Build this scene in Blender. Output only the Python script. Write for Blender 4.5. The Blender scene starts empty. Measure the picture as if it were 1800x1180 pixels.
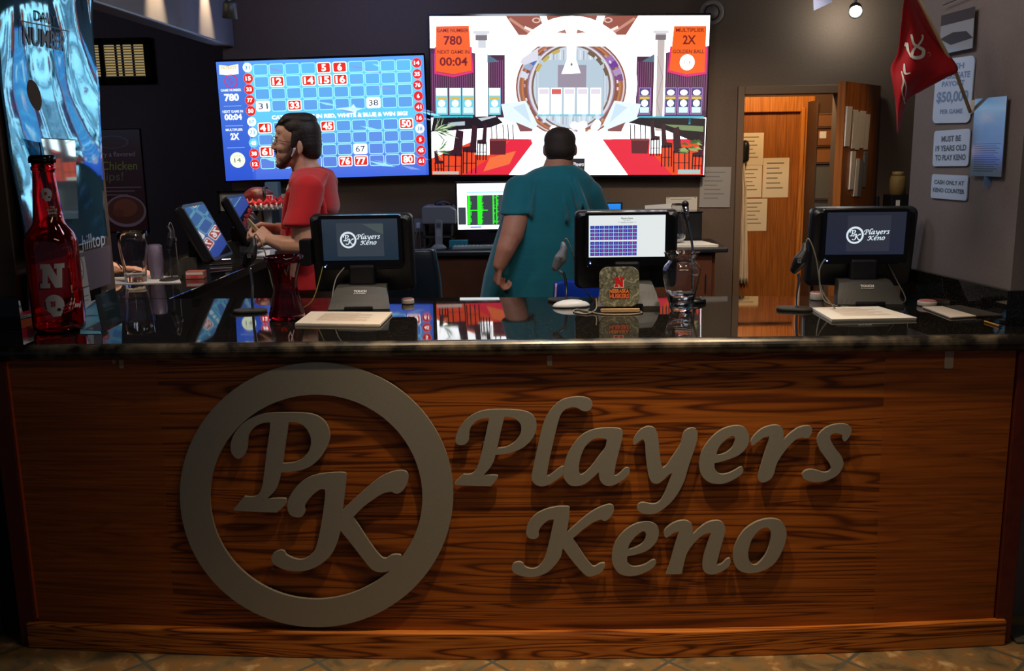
import bpy, bmesh, math, random
from mathutils import Vector, Matrix
from mathutils.geometry import tessellate_polygon
R = math.radians
PI = math.pi
random.seed(7)
scn = bpy.context.scene
COL = scn.collection

# ------------------------------------------------------------------ camera, world, exposure, large lights
F, TH, PS, RO, CH = 1700.0, R(11.22), R(1.51), R(-0.92), 1.72
def _axes():
    fw = Vector((0, math.cos(TH), -math.sin(TH))); up = Vector((0, math.sin(TH), math.cos(TH))); rt = Vector((1, 0, 0))
    Z = Matrix.Rotation(PS, 3, 'Z'); fw, up, rt = Z @ fw, Z @ up, Z @ rt
    c, s = math.cos(RO), math.sin(RO)
    return c*rt + s*up, -s*rt + c*up, fw
RT, UP, FW = _axes()
cd = bpy.data.cameras.new('camera'); cam = bpy.data.objects.new('camera', cd); COL.objects.link(cam)
M3 = Matrix((RT, UP, -FW)).transposed()
cam.matrix_world = Matrix.Translation((0, 0, CH)) @ M3.to_4x4()
cd.sensor_width = 36; cd.lens = 36*F/1800; cd.clip_start = .05; cd.clip_end = 60
scn.camera = cam
scn.view_settings.view_transform = 'Standard'; scn.view_settings.look = 'None'
scn.view_settings.gamma = 1; scn.view_settings.exposure = 0.0; scn.view_settings.use_curve_mapping = False
w = bpy.data.worlds.new('world'); scn.world = w; w.use_nodes = True
w.node_tree.nodes['Background'].inputs[0].default_value = (.35, .42, .6, 1)
w.node_tree.nodes['Background'].inputs[1].default_value = .08

def light(name, kind, loc, energy, col, target=None, size=.1, angle=60, blend=.5, size_y=None):
    d = bpy.data.lights.new(name, kind); o = bpy.data.objects.new(name, d); COL.objects.link(o)
    o.location = loc; d.energy = energy; d.color = col
    if kind == 'AREA':
        d.size = size
        if size_y: d.shape = 'RECTANGLE'; d.size_y = size_y
    elif kind == 'SPOT': d.spot_size = R(angle); d.spot_blend = blend; d.shadow_soft_size = size
    else: d.shadow_soft_size = size
    if target is not None:
        o.rotation_euler = (Vector(target)-Vector(loc)).to_track_quat('-Z', 'Y').to_euler()
    return o
WARM = (1, .72, .42)
# ceiling downlights in front of the counter
light('downlight', 'SPOT', (.10, 2.74, 2.85), 132, WARM, (.10, 2.95, 0), .04, 66, .9)
light('downlight', 'SPOT', (.92, 2.74, 2.85), 82, WARM, (.92, 2.95, 0), .04, 62, .9)
light('downlight', 'SPOT', (-.60, 2.74, 2.85), 24, WARM, (-.60, 2.95, 0), .04, 60, .9)
# ceiling light of the customer side and work area, with added fills among it
light('room_light', 'AREA', (.8, 1.6, 2.85), 5.5, (1, .86, .68), (.8, 3.05, .9), 1.7, size_y=.2)  # unseen strip, shaped to lay a highlight along the counter lip
light('work_light', 'SPOT', (-1.9, 3.9, 2.8), 130, (1, .80, .62), (-1.25, 4.45, 1.2), .08, 66, .8)
light('work_light', 'SPOT', (.75, 3.55, 2.85), 60, (1, .83, .65), (.35, 3.62, 1.1), .05, 80, .9)
light('work_light', 'SPOT', (-.75, 3.2, 2.85), 55, (1, .83, .65), (-.75, 3.5, 1.1), .05, 70, .9)
light('work_light', 'SPOT', (1.1, 4.6, 2.85), 150, (1, .84, .66), (1.25, 6.6, 1.0), .1, 62, 1.0)
light('blue_fill', 'AREA', (-.9, 5.7, 2.9), 9, (.25, .35, 1), (-1.1, 6.6, 2.3), .5)  # added blue fill for the upper wall, stands in for screen bounce
light('work_light', 'AREA', (-.2, 3.9, 2.85), 14, (.78, .86, 1), (-.1, 5.2, 1.3), .6)
light('left_room_light', 'AREA', (-4.2, 6.0, 2.85), 14, (.8, .75, .95), (-3.0, 8, 1.6), .8)
light('wing_fill', 'SPOT', (-1.3, 3.7, 2.85), 60, (1, .82, .74), (-1.98, 4.7, 1.1), .03, 40, .8)  # added fill spot that lifts the dark wing and its glass
light('wing_fill', 'SPOT', (-1.1, 5.0, 2.85), 70, (1, .86, .74), (-1.65, 5.8, 1.1), .06, 58, .9)  # second added fill, for the far end of the wing
light('back_room_light', 'POINT', (1.75, 7.0, 2.35), 40, (1, .66, .33), None, .08)
light('column_light', 'AREA', (.5, 3.1, 2.8), 8, (1, .86, .76), (1.55, 3.6, 1.6), .5)

# ------------------------------------------------------------------ pixel -> point on a real plane
def ray(x, y): return FW + RT*((x-900)/F) - UP*((y-590)/F)
def atY(x, y, Y): d = ray(x, y); return Vector((0, 0, CH)) + d*(Y/d.y)
def atZ(x, y, Z): d = ray(x, y); return Vector((0, 0, CH)) + d*((Z-CH)/d.z)
def onwall(x, y, P, D):
    n = Vector((D[1], -D[0], 0)); d = ray(x, y); o = Vector((0, 0, CH))
    return o + d*((Vector((P[0], P[1], 0))-o).dot(n)/d.dot(n))

# ------------------------------------------------------------------ materials
def lin(c):
    c = c/255.0
    return c/12.92 if c <= .04045 else ((c+.055)/1.055)**2.4
def rgb(r, g, b): return (lin(r), lin(g), lin(b), 1)
def pm(name, col, rough=.5, metal=0, spec=.5, trans=0, ior=1.45, noise=0, nscale=40, bump=0, coat=0, emit=None, es=0, sheen=0):
    m = bpy.data.materials.new(name); m.use_nodes = True; nt = m.node_tree; b = nt.nodes['Principled BSDF']
    b.inputs['Base Color'].default_value = col; b.inputs['Roughness'].default_value = rough
    b.inputs['Metallic'].default_value = metal; b.inputs['Specular IOR Level'].default_value = spec
    b.inputs['Transmission Weight'].default_value = trans; b.inputs['IOR'].default_value = ior
    b.inputs['Coat Weight'].default_value = coat
    if sheen: b.inputs['Sheen Weight'].default_value = sheen
    if emit: b.inputs['Emission Color'].default_value = emit; b.inputs['Emission Strength'].default_value = es
    if noise or bump:
        tc = nt.nodes.new('ShaderNodeTexCoord'); n = nt.nodes.new('ShaderNodeTexNoise')
        n.inputs['Scale'].default_value = nscale; n.inputs['Detail'].default_value = 6
        nt.links.new(tc.outputs['Object'], n.inputs['Vector'])
        if noise:
            r = nt.nodes.new('ShaderNodeValToRGB'); a = [max(0, c*(1-noise)) for c in col[:3]]; z = [min(1, c*(1+noise)) for c in col[:3]]
            r.color_ramp.elements[0].color = (*a, 1); r.color_ramp.elements[1].color = (*z, 1)
            r.color_ramp.elements[0].position = .3; r.color_ramp.elements[1].position = .7
            nt.links.new(n.outputs['Fac'], r.inputs['Fac']); nt.links.new(r.outputs['Color'], b.inputs['Base Color'])
        if bump:
            bp = nt.nodes.new('ShaderNodeBump'); bp.inputs['Strength'].default_value = bump; bp.inputs['Distance'].default_value = .002
            nt.links.new(n.outputs['Fac'], bp.inputs['Height']); nt.links.new(bp.outputs['Normal'], b.inputs['Normal'])
    return m
def attr_mat(name, strength=None, rough=.5, metal=0, spec=.4, coat=0):
    m = bpy.data.materials.new(name); m.use_nodes = True; nt = m.node_tree; b = nt.nodes['Principled BSDF']
    a = nt.nodes.new('ShaderNodeAttribute'); a.attribute_name = 'Col'
    b.inputs['Roughness'].default_value = rough; b.inputs['Specular IOR Level'].default_value = spec
    b.inputs['Metallic'].default_value = metal; b.inputs['Coat Weight'].default_value = coat
    if strength:
        b.inputs['Base Color'].default_value = (.01, .01, .01, 1)
        nt.links.new(a.outputs['Color'], b.inputs['Emission Color']); b.inputs['Emission Strength'].default_value = strength
    else: nt.links.new(a.outputs['Color'], b.inputs['Base Color'])
    return m
def wood(name, dark, mid, light_, axis='X', scale=1.0, rough=.35, contrast=1.0, fade_x=None):
    m = bpy.data.materials.new(name); m.use_nodes = True; nt = m.node_tree; N = nt.nodes; L = nt.links; b = N['Principled BSDF']
    tc = N.new('ShaderNodeTexCoord'); mp = N.new('ShaderNodeMapping')
    s = {'X': (.42, 3, 8), 'Z': (8, 3, .42)}[axis]
    mp.inputs['Scale'].default_value = [v*scale for v in s]
    L.new(tc.outputs['Object'], mp.inputs['Vector'])
    n0 = N.new('ShaderNodeTexNoise'); n0.inputs['Scale'].default_value = 1.1; n0.inputs['Detail'].default_value = 2; n0.inputs['Distortion'].default_value = .9
    L.new(mp.outputs['Vector'], n0.inputs['Vector'])
    # cathedral rings: a sine of the large noise
    mu = N.new('ShaderNodeMath'); mu.operation = 'MULTIPLY'; mu.inputs[1].default_value = 88
    L.new(n0.outputs['Fac'], mu.inputs[0])
    sn = N.new('ShaderNodeMath'); sn.operation = 'SINE'; L.new(mu.outputs[0], sn.inputs[0])
    mr = N.new('ShaderNodeMapRange'); mr.inputs[1].default_value = -1; mr.inputs[2].default_value = 1
    L.new(sn.outputs[0], mr.inputs[0])
    rp = N.new('ShaderNodeValToRGB'); e = rp.color_ramp.elements
    e[0].position = 0; e[0].color = dark; e[1].position = .34; e[1].color = mid
    x = e.new(.14); x.color = tuple(dark[i]*(.5)+mid[i]*.5 for i in range(3))+(1,)
    y = e.new(1); y.color = light_
    L.new(mr.outputs[0], rp.inputs['Fac'])
    mp2 = N.new('ShaderNodeMapping'); s2 = {'X': (3, 20, 130), 'Z': (130, 20, 3)}[axis]; mp2.inputs['Scale'].default_value = s2
    L.new(tc.outputs['Object'], mp2.inputs['Vector'])
    n1 = N.new('ShaderNodeTexNoise'); n1.inputs['Scale'].default_value = 1; n1.inputs['Detail'].default_value = 4
    L.new(mp2.outputs['Vector'], n1.inputs['Vector'])
    r1 = N.new('ShaderNodeMapRange'); r1.inputs[1].default_value = .3; r1.inputs[2].default_value = .7; r1.inputs[3].default_value = .62; r1.inputs[4].default_value = 1.15
    L.new(n1.outputs['Fac'], r1.inputs[0])
    base = N.new('ShaderNodeMixRGB'); base.blend_type = 'MIX'; base.inputs[1].default_value = mid
    base.inputs[0].default_value = contrast
    L.new(rp.outputs['Color'], base.inputs[2])
    if fade_x is not None:      # a second veneer leaf with calmer figure right of a seam
        sp = N.new('ShaderNodeSeparateXYZ'); L.new(tc.outputs['Object'], sp.inputs[0])
        gt = N.new('ShaderNodeMath'); gt.operation = 'GREATER_THAN'; gt.inputs[1].default_value = fade_x; L.new(sp.outputs[0], gt.inputs[0])
        lt = N.new('ShaderNodeMath'); lt.operation = 'LESS_THAN'; lt.inputs[1].default_value = -1.27; L.new(sp.outputs[0], lt.inputs[0])
        ad = N.new('ShaderNodeMath'); ad.operation = 'ADD'; L.new(gt.outputs[0], ad.inputs[0]); L.new(lt.outputs[0], ad.inputs[1])
        m2 = N.new('ShaderNodeMapRange'); m2.inputs[3].default_value = contrast; m2.inputs[4].default_value = contrast*.3
        L.new(ad.outputs[0], m2.inputs[0]); L.new(m2.outputs[0], base.inputs[0])
    mx = N.new('ShaderNodeMixRGB'); mx.blend_type = 'MULTIPLY'; mx.inputs[0].default_value = 1
    L.new(base.outputs[0], mx.inputs[1]); L.new(r1.outputs[0], mx.inputs[2])
    L.new(mx.outputs[0], b.inputs['Base Color'])
    b.inputs['Roughness'].default_value = rough; b.inputs['Specular IOR Level'].default_value = .35
    return m
def granite(name):
    m = pm(name, (.006, .0055, .005, 1), .07, 0, .6); nt = m.node_tree; N = nt.nodes; L = nt.links; b = N['Principled BSDF']
    tc = N.new('ShaderNodeTexCoord'); v = N.new('ShaderNodeTexNoise'); v.inputs['Scale'].default_value = 260; v.inputs['Detail'].default_value = 3
    L.new(tc.outputs['Object'], v.inputs['Vector']); r = N.new('ShaderNodeValToRGB')
    r.color_ramp.elements[0].position = .60; r.color_ramp.elements[0].color = (.006, .0055, .005, 1)
    r.color_ramp.elements[1].position = .74; r.color_ramp.elements[1].color = (.10, .085, .06, 1)
    L.new(v.outputs['Fac'], r.inputs['Fac']); L.new(r.outputs['Color'], b.inputs['Base Color'])
    n2 = N.new('ShaderNodeTexNoise'); n2.inputs['Scale'].default_value = 9; n2.inputs['Detail'].default_value = 8
    L.new(tc.outputs['Object'], n2.inputs['Vector'])
    mr = N.new('ShaderNodeMapRange'); mr.inputs[1].default_value = .35; mr.inputs[2].default_value = .75; mr.inputs[3].default_value = .018; mr.inputs[4].default_value = .05
    L.new(n2.outputs['Fac'], mr.inputs[0])
    # worn front edge: rougher, its browner colour also stands in for the lip highlight
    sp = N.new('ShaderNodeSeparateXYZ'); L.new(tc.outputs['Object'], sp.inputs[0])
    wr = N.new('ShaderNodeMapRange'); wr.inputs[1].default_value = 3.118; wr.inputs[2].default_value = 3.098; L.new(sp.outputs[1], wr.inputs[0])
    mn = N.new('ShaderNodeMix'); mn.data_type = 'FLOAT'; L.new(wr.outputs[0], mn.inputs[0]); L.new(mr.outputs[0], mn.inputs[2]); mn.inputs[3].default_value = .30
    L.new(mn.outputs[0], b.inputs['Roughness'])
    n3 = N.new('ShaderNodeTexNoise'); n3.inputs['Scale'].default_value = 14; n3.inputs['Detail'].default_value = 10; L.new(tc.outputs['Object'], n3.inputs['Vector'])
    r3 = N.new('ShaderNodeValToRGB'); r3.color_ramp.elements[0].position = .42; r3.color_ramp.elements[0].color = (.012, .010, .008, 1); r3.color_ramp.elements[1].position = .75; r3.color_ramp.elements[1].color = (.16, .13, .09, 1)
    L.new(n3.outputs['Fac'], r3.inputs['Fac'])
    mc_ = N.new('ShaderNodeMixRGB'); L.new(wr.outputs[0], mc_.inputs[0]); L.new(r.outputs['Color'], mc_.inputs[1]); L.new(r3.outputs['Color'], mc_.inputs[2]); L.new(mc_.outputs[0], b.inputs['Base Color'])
    return m
def tiles(name):
    m = pm(name, (.1, .08, .05, 1), .45); nt = m.node_tree; N = nt.nodes; L = nt.links; b = N['Principled BSDF']
    tc = N.new('ShaderNodeTexCoord'); mp = N.new('ShaderNodeMapping'); mp.inputs['Rotation'].default_value = (0, 0, R(45)); mp.inputs['Location'].default_value = (.13, .1, 0)
    L.new(tc.outputs['Object'], mp.inputs['Vector'])
    br = N.new('ShaderNodeTexBrick'); br.offset = 0; br.inputs['Scale'].default_value = 1; br.inputs['Brick Width'].default_value = .42; br.inputs['Row Height'].default_value = .42
    br.inputs['Mortar Size'].default_value = .008; br.inputs['Mortar Smooth'].default_value = .3
    br.inputs['Color1'].default_value = (1, 1, 1, 1); br.inputs['Color2'].default_value = (.7, .7, .7, 1); br.inputs['Mortar'].default_value = (0, 0, 0, 1)
    L.new(mp.outputs['Vector'], br.inputs['Vector'])
    n = N.new('ShaderNodeTexNoise'); n.inputs['Scale'].default_value = 11; n.inputs['Detail'].default_value = 9; n.inputs['Distortion'].default_value = .4
    L.new(tc.outputs['Object'], n.inputs['Vector']); r = N.new('ShaderNodeValToRGB'); e = r.color_ramp.elements
    e[0].position = .3; e[0].color = rgb(84, 72, 54); e[1].position = .72; e[1].color = rgb(190, 168, 124)
    x = e.new(.48); x.color = rgb(128, 108, 76); x2 = e.new(.56); x2.color = rgb(140, 102, 60)
    L.new(n.outputs['Fac'], r.inputs['Fac'])
    mx = N.new('ShaderNodeMixRGB'); mx.blend_type = 'MIX'; mx.inputs[2].default_value = rgb(88, 88, 78)
    iv = N.new('ShaderNodeMath'); iv.operation = 'MULTIPLY'; iv.inputs[1].default_value = 1; L.new(br.outputs['Fac'], iv.inputs[0])
    L.new(iv.outputs[0], mx.inputs[0]); L.new(r.outputs['Color'], mx.inputs[1]); L.new(mx.outputs[0], b.inputs['Base Color'])
    bp = N.new('ShaderNodeBump'); bp.inputs['Strength'].default_value = .5; bp.inputs['Distance'].default_value = .004
    L.new(n.outputs['Fac'], bp.inputs['Height']); L.new(bp.outputs['Normal'], b.inputs['Normal'])
    return m
def camo(name):
    m = pm(name, (.3, .3, .25, 1), .5); nt = m.node_tree; N = nt.nodes; L = nt.links; b = N['Principled BSDF']
    tc = N.new('ShaderNodeTexCoord'); n = N.new('ShaderNodeTexNoise'); n.inputs['Scale'].default_value = 32; n.inputs['Detail'].default_value = 6; n.inputs['Distortion'].default_value = 2.5
    L.new(tc.outputs['Object'], n.inputs['Vector']); r = N.new('ShaderNodeValToRGB'); e = r.color_ramp.elements
    e[0].position = .36; e[0].color = rgb(60, 62, 52); e[1].position = .66; e[1].color = rgb(165, 166, 142)
    for p, c in ((.44, rgb(120, 122, 100)), (.5, rgb(86, 88, 74)), (.57, rgb(150, 150, 128))): q = e.new(p); q.color = c
    L.new(n.outputs['Fac'], r.inputs['Fac']); L.new(r.outputs['Color'], b.inputs['Base Color'])
    return m

OAK = wood('oak_veneer', rgb(74, 34, 10), rgb(158, 84, 24), rgb(172, 98, 32), 'X', 1.0, .42, .85, 1.14)
OAK_TRIM = wood('oak_trim', rgb(84, 36, 12), rgb(186, 104, 38), rgb(206, 128, 54), 'X', 1.3, .3, .9)
CHERRY = wood('cherry_wood', rgb(128, 74, 28), rgb(160, 92, 32), rgb(172, 102, 38), 'Z', .7, .45, .35)
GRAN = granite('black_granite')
TILE = tiles('slate_tile')
CAMO = camo('bark_camouflage')
WALL = pm('brown_wall_paint', rgb(98, 80, 66), .85, noise=.06, nscale=60, bump=.3)
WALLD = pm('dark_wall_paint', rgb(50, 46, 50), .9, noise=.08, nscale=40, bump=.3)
GREYW = pm('grey_wall_paint', rgb(118, 108, 106), .8, noise=.05, nscale=80, bump=.3)
CEIL = pm('dark_ceiling_paint', rgb(40, 38, 40), .9, noise=.05)
FASC = pm('brushed_fascia', rgb(150, 146, 150), .42, .35, noise=.04, nscale=8)
STEEL = pm('brushed_steel', rgb(154, 152, 142), .5, .35, noise=.05, nscale=300, bump=.15)
STEELD = pm('grey_metal', rgb(100, 100, 92), .5, .5)
CHROME = pm('chrome', rgb(200, 200, 205), .15, 1)
BLK = pm('black_plastic', (.008, .008, .010, 1), .38, spec=.45, bump=.05, nscale=400)
BLKG = pm('gloss_black_plastic', (.006, .006, .008, 1), .12, spec=.6)
GREYP = pm('charcoal_plastic', rgb(58, 56, 50), .5, noise=.05, nscale=200, bump=.15)
LCD = pm('black_screen_glass', (.01, .011, .014, 1), .05, spec=1.0)
TOUCHG = pm('touch_screen_glass', (.012, .014, .02, 1), .03, spec=1.0, ior=2.2)
PAPER = pm('white_paper', rgb(222, 218, 208), .8, noise=.03)
CREAM = pm('cream_paper', rgb(222, 208, 190), .8, noise=.03)
WHITEP = pm('white_plastic', rgb(205, 208, 214), .35)
GREYPL = pm('grey_plastic', rgb(120, 122, 128), .45)
GLASS = pm('clear_glass', (.97, .985, 1, 1), .01, trans=1, ior=1.28, coat=.8)
REDG = pm('ruby_glass', rgb(255, 52, 70), .03, trans=1, ior=1.45, coat=.5)
REDV = pm('dark_ruby_glass', rgb(170, 12, 45), .03, trans=.97, ior=1.45, coat=.5)
ACRY = pm('clear_acrylic', (.9, .97, 1, 1), .02, trans=1, ior=1.3)
LEATH = pm('dark_leather', (.008, .014, .022, 1), .35, spec=.6, bump=.2, nscale=120)
SKIN = pm('skin', rgb(222, 168, 142), .5, noise=.05, nscale=60)
SKIN2 = pm('tanned_skin', rgb(196, 132, 106), .55, noise=.06, nscale=60)
HAIR = pm('dark_brown_hair', (.022, .014, .012, 1), .6, bump=1.0, nscale=140, noise=.4)
HAIR2 = pm('cropped_brown_hair', rgb(52, 38, 32), .7, bump=.7, nscale=220, noise=.2)
REDC = pm('red_cotton', rgb(204, 24, 32), .85, noise=.05, nscale=20, bump=.3, sheen=.3)
TEALC = pm('teal_cotton', rgb(14, 112, 124), .85, noise=.06, nscale=14, bump=.3, sheen=.3)
DARKC = pm('dark_cotton', (.012, .012, .016, 1), .9)
FLAGM = pm('red_flag_cloth', rgb(176, 12, 26), .75, noise=.05, nscale=12, bump=.2)
BALLM = pm('football_leather', rgb(96, 30, 22), .3, bump=.6, nscale=300)
BLUEC = pm('blue_vinyl', rgb(22, 60, 170), .35)
INK = pm('grey_ink', rgb(40, 38, 40), .7)
WHITEINK = pm('white_print', rgb(235, 232, 226), .7)
FOIL = pm('glossy_blue_film', rgb(96, 168, 200), .07, .85, bump=.35, nscale=9)
PRINT = attr_mat('printed_surface', None, .45, 0, .5)
PRINTG = attr_mat('glossy_print', None, .10, .45, .8, .3)
TVA = attr_mat('keno_screen_light', 1.3)
TVB = attr_mat('casino_screen_light', 1.12)
LCDE = attr_mat('small_screen_light', 1.0, .06, 0, 1.0)
PCE = attr_mat('computer_screen_light', 1.7)

# ------------------------------------------------------------------ object helpers
def tag(o, label=None, cat=None, group=None, kind=None):
    if label: o['label'] = label
    if cat: o['category'] = cat
    if group: o['group'] = group
    if kind: o['kind'] = kind
    return o
def thing(name, label, cat, loc=(0, 0, 0), rz=0, group=None):
    o = bpy.data.objects.new(name, None); COL.objects.link(o); o.empty_display_size = .05
    o.location = loc; o.rotation_euler = (0, 0, rz); tag(o, label, cat, group); return o
def obj(name, bm, mat, parent=None, smooth=False, bevel=0, seg=2, sub=0, label=None, cat=None, group=None, kind=None, loc=None, rot=None, solid=0):
    me = bpy.data.meshes.new(name)
    bmesh.ops.recalc_face_normals(bm, faces=bm.faces); bm.to_mesh(me); bm.free()
    me.materials.append(mat)
    if smooth:
        for p in me.polygons: p.use_smooth = True
    o = bpy.data.objects.new(name, me); COL.objects.link(o)
    if loc: o.location = loc
    if rot: o.rotation_euler = rot
    if parent: o.parent = parent
    if bevel:
        b = o.modifiers.new('bevel', 'BEVEL'); b.width = bevel; b.segments = seg; b.limit_method = 'ANGLE'; b.angle_limit = R(35)
    if solid:
        s = o.modifiers.new('solid', 'SOLIDIFY'); s.thickness = solid; s.offset = 0
    if sub:
        s = o.modifiers.new('sub', 'SUBSURF'); s.levels = sub; s.render_levels = sub
    return tag(o, label, cat, group, kind)
def NB(): return bmesh.new()
def box(bm, x0, x1, y0, y1, z0, z1, M=None):
    vs = [bm.verts.new((x, y, z)) for x in (x0, x1) for y in (y0, y1) for z in (z0, z1)]
    if M is not None:
        for v in vs: v.co = M @ v.co
    for f in ((0, 1, 3, 2), (4, 6, 7, 5), (0, 4, 5, 1), (2, 3, 7, 6), (0, 2, 6, 4), (1, 5, 7, 3)): bm.faces.new([vs[i] for i in f])
    return bm
def boxc(bm, c, s, M=None): return box(bm, c[0]-s[0]/2, c[0]+s[0]/2, c[1]-s[1]/2, c[1]+s[1]/2, c[2]-s[2]/2, c[2]+s[2]/2, M)
def lathe(bm, prof, c=(0, 0, 0), n=40, close=False, wob=None):
    rings = []
    for r, z in prof:
        if r < 1e-5: rings.append([bm.verts.new((c[0], c[1], c[2]+z))]); continue
        rings.append([bm.verts.new((c[0]+r*(1+(wob(k*2*PI/n, z) if wob else 0))*math.cos(k*2*PI/n), c[1]+r*(1+(wob(k*2*PI/n, z) if wob else 0))*math.sin(k*2*PI/n), c[2]+z)) for k in range(n)])
    if close: rings.append(rings[0])
    for a, b in zip(rings, rings[1:]):
        for k in range(n):
            q = []
            for v in (a[k % len(a)], a[(k+1) % len(a)], b[(k+1) % len(b)], b[k % len(b)]):
                if v not in q: q.append(v)
            if len(q) > 2:
                try: bm.faces.new(q)
                except ValueError: pass
    return bm
def spline(P, n=6):
    P = [Vector(p) for p in P]; out = []
    for i in range(len(P)-1):
        p0 = P[max(i-1, 0)]; p1 = P[i]; p2 = P[i+1]; p3 = P[min(i+2, len(P)-1)]
        for k in range(n):
            t = k/n
            out.append(.5*((2*p1)+(p2-p0)*t+(2*p0-5*p1+4*p2-p3)*t*t+(3*p1-p0-3*p2+p3)*t**3))
    out.append(P[-1]); return out
def tube(bm, P, r, n=10, caps=True, smoothn=0):
    P = spline(P, smoothn) if smoothn else [Vector(p) for p in P]
    rr = r if isinstance(r, (list, tuple)) else [r]*len(P)
    if len(rr) != len(P): rr = [rr[0]+(rr[-1]-rr[0])*i/(len(P)-1) for i in range(len(P))]
    rings = []; up = None
    for i, p in enumerate(P):
        t = (P[min(i+1, len(P)-1)]-P[max(i-1, 0)]).normalized()
        if up is None: up = t.orthogonal().normalized()
        up = (up-t*up.dot(t)).normalized(); s = t.cross(up)
        rings.append([bm.verts.new(p+(up*math.cos(k*2*PI/n)+s*math.sin(k*2*PI/n))*rr[i]) for k in range(n)])
    for a, b in zip(rings, rings[1:]):
        for k in range(n): bm.faces.new((a[k], a[(k+1) % n], b[(k+1) % n], b[k]))
    if caps: bm.faces.new(rings[0]); bm.faces.new(rings[-1][::-1])
    return bm
def prism(bm, pts, d, M=None):
    """pts: (x,z) outline, extruded along +y by d"""
    a = [bm.verts.new((x, 0, z)) for x, z in pts]; b = [bm.verts.new((x, d, z)) for x, z in pts]; n = len(pts)
    if M is not None:
        for v in a+b: v.co = M @ v.co
    bm.faces.new(a); bm.faces.new(b[::-1])
    for i in range(n): bm.faces.new((a[i], a[(i+1) % n], b[(i+1) % n], b[i]))
    return bm
def rr(w, h, r, n=5, cx=0, cy=0):
    o = []
    for sx, sy, a0 in ((1, 1, 0), (-1, 1, 90), (-1, -1, 180), (1, -1, 270)):
        for k in range(n+1):
            a = R(a0+90*k/n); o.append((cx+sx*(w/2-r)+r*math.cos(a), cy+sy*(h/2-r)+r*math.sin(a)))
    return o
def quad(bm, pts): bm.faces.new([bm.verts.new(p) for p in pts]); return bm
def slab(bm, pts, t):
    """pts: 4 points of a flat sheet; gives it a thickness t along its normal"""
    P = [Vector(p) for p in pts]; n = (P[1]-P[0]).cross(P[2]-P[0]).normalized()*t
    a = [bm.verts.new(p) for p in P]; b = [bm.verts.new(p+n) for p in P]
    bm.faces.new(a); bm.faces.new(b[::-1])
    for i in range(len(P)): bm.faces.new((a[i], a[(i+1) % len(P)], b[(i+1) % len(P)], b[i]))
    return bm
_ic = {}
def ico(bm, c, r, sub=2, M=None):
    if sub not in _ic:
        t = bmesh.new(); bmesh.ops.create_icosphere(t, subdivisions=sub, radius=1); t.verts.index_update()
        _ic[sub] = ([v.co.copy() for v in t.verts], [tuple(v.index for v in f.verts) for f in t.faces]); t.free()
    r = r if isinstance(r, (tuple, list)) else (r, r, r)
    m = Matrix.Translation(c) @ (M.to_4x4() if M is not None else Matrix()) @ Matrix.Diagonal((*r, 1))
    V_ = [bm.verts.new(m @ v) for v in _ic[sub][0]]
    for f in _ic[sub][1]: bm.faces.new([V_[i] for i in f])
    return bm
def _ico_old(bm, c, r, sub=2, M=None):
    r = r if isinstance(r, (tuple, list)) else (r, r, r)
    m = Matrix.Translation(c) @ (M.to_4x4() if M is not None else Matrix()) @ Matrix.Diagonal((*r, 1))
    bmesh.ops.create_icosphere(bm, subdivisions=sub, radius=1, matrix=m); return bm
def chain(bm, st, step=.26, sub=2):
    """stations (point, radius or (rx,ry,rz)); ellipsoids stamped densely between them"""
    S = [(Vector(p), Vector((r, r, r)) if not isinstance(r, (tuple, list)) else Vector(r)) for p, r in st]
    for (p, r), (q, s) in zip(S, S[1:]):
        n = max(1, int((q-p).length/(max(min(min(r), min(s)), .004)*step)))
        for k in range(n+1):
            t = k/n; e = r.lerp(s, t); ico(bm, p.lerp(q, t), tuple(e), 3 if max(e) > .06 else sub)
    return bm
def blob(name, bm, mat, parent, voxel=.006, smooth=6, **kw):
    o = obj(name, bm, mat, None, True, **kw)
    m = o.modifiers.new('r', 'REMESH'); m.mode = 'VOXEL'; m.voxel_size = voxel; m.use_smooth_shade = True
    s = o.modifiers.new('s', 'SMOOTH'); s.iterations = smooth; s.factor = .5
    dg = bpy.context.evaluated_depsgraph_get(); me = bpy.data.meshes.new_from_object(o.evaluated_get(dg))
    o.modifiers.clear(); old = o.data; o.data = me; bpy.data.meshes.remove(old); me.name = name
    if not me.materials: me.materials.append(mat)
    for p in me.polygons: p.use_smooth = True
    if parent: o.parent = parent; o.matrix_parent_inverse = (parent.matrix_basis).inverted()
    return o

# ------------------------------------------------------------------ lettering
_fc = {}
def glyphs(s, bold):
    k = (s, bold)
    if k in _fc: return _fc[k]
    c = bpy.data.curves.new('t', 'FONT'); c.body = s; c.resolution_u = 3; c.offset = bold; c.fill_mode = 'FRONT'
    o = bpy.data.objects.new('t', c); COL.objects.link(o)
    dg = bpy.context.evaluated_depsgraph_get(); dg.update(); me = o.evaluated_get(dg).to_mesh()
    v = [(p.co.x, p.co.y) for p in me.vertices]; f = [tuple(p.vertices) for p in me.polygons]
    o.evaluated_get(dg).to_mesh_clear(); bpy.data.objects.remove(o); bpy.data.curves.remove(c)
    x0 = min(p[0] for p in v); x1 = max(p[0] for p in v)
    _fc[k] = (v, f, x0, x1); return _fc[k]
_cap = None
def capheight():
    global _cap
    if _cap is None: v = glyphs('H', 0)[0]; _cap = max(p[1] for p in v)-min(p[1] for p in v)
    return _cap
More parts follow.
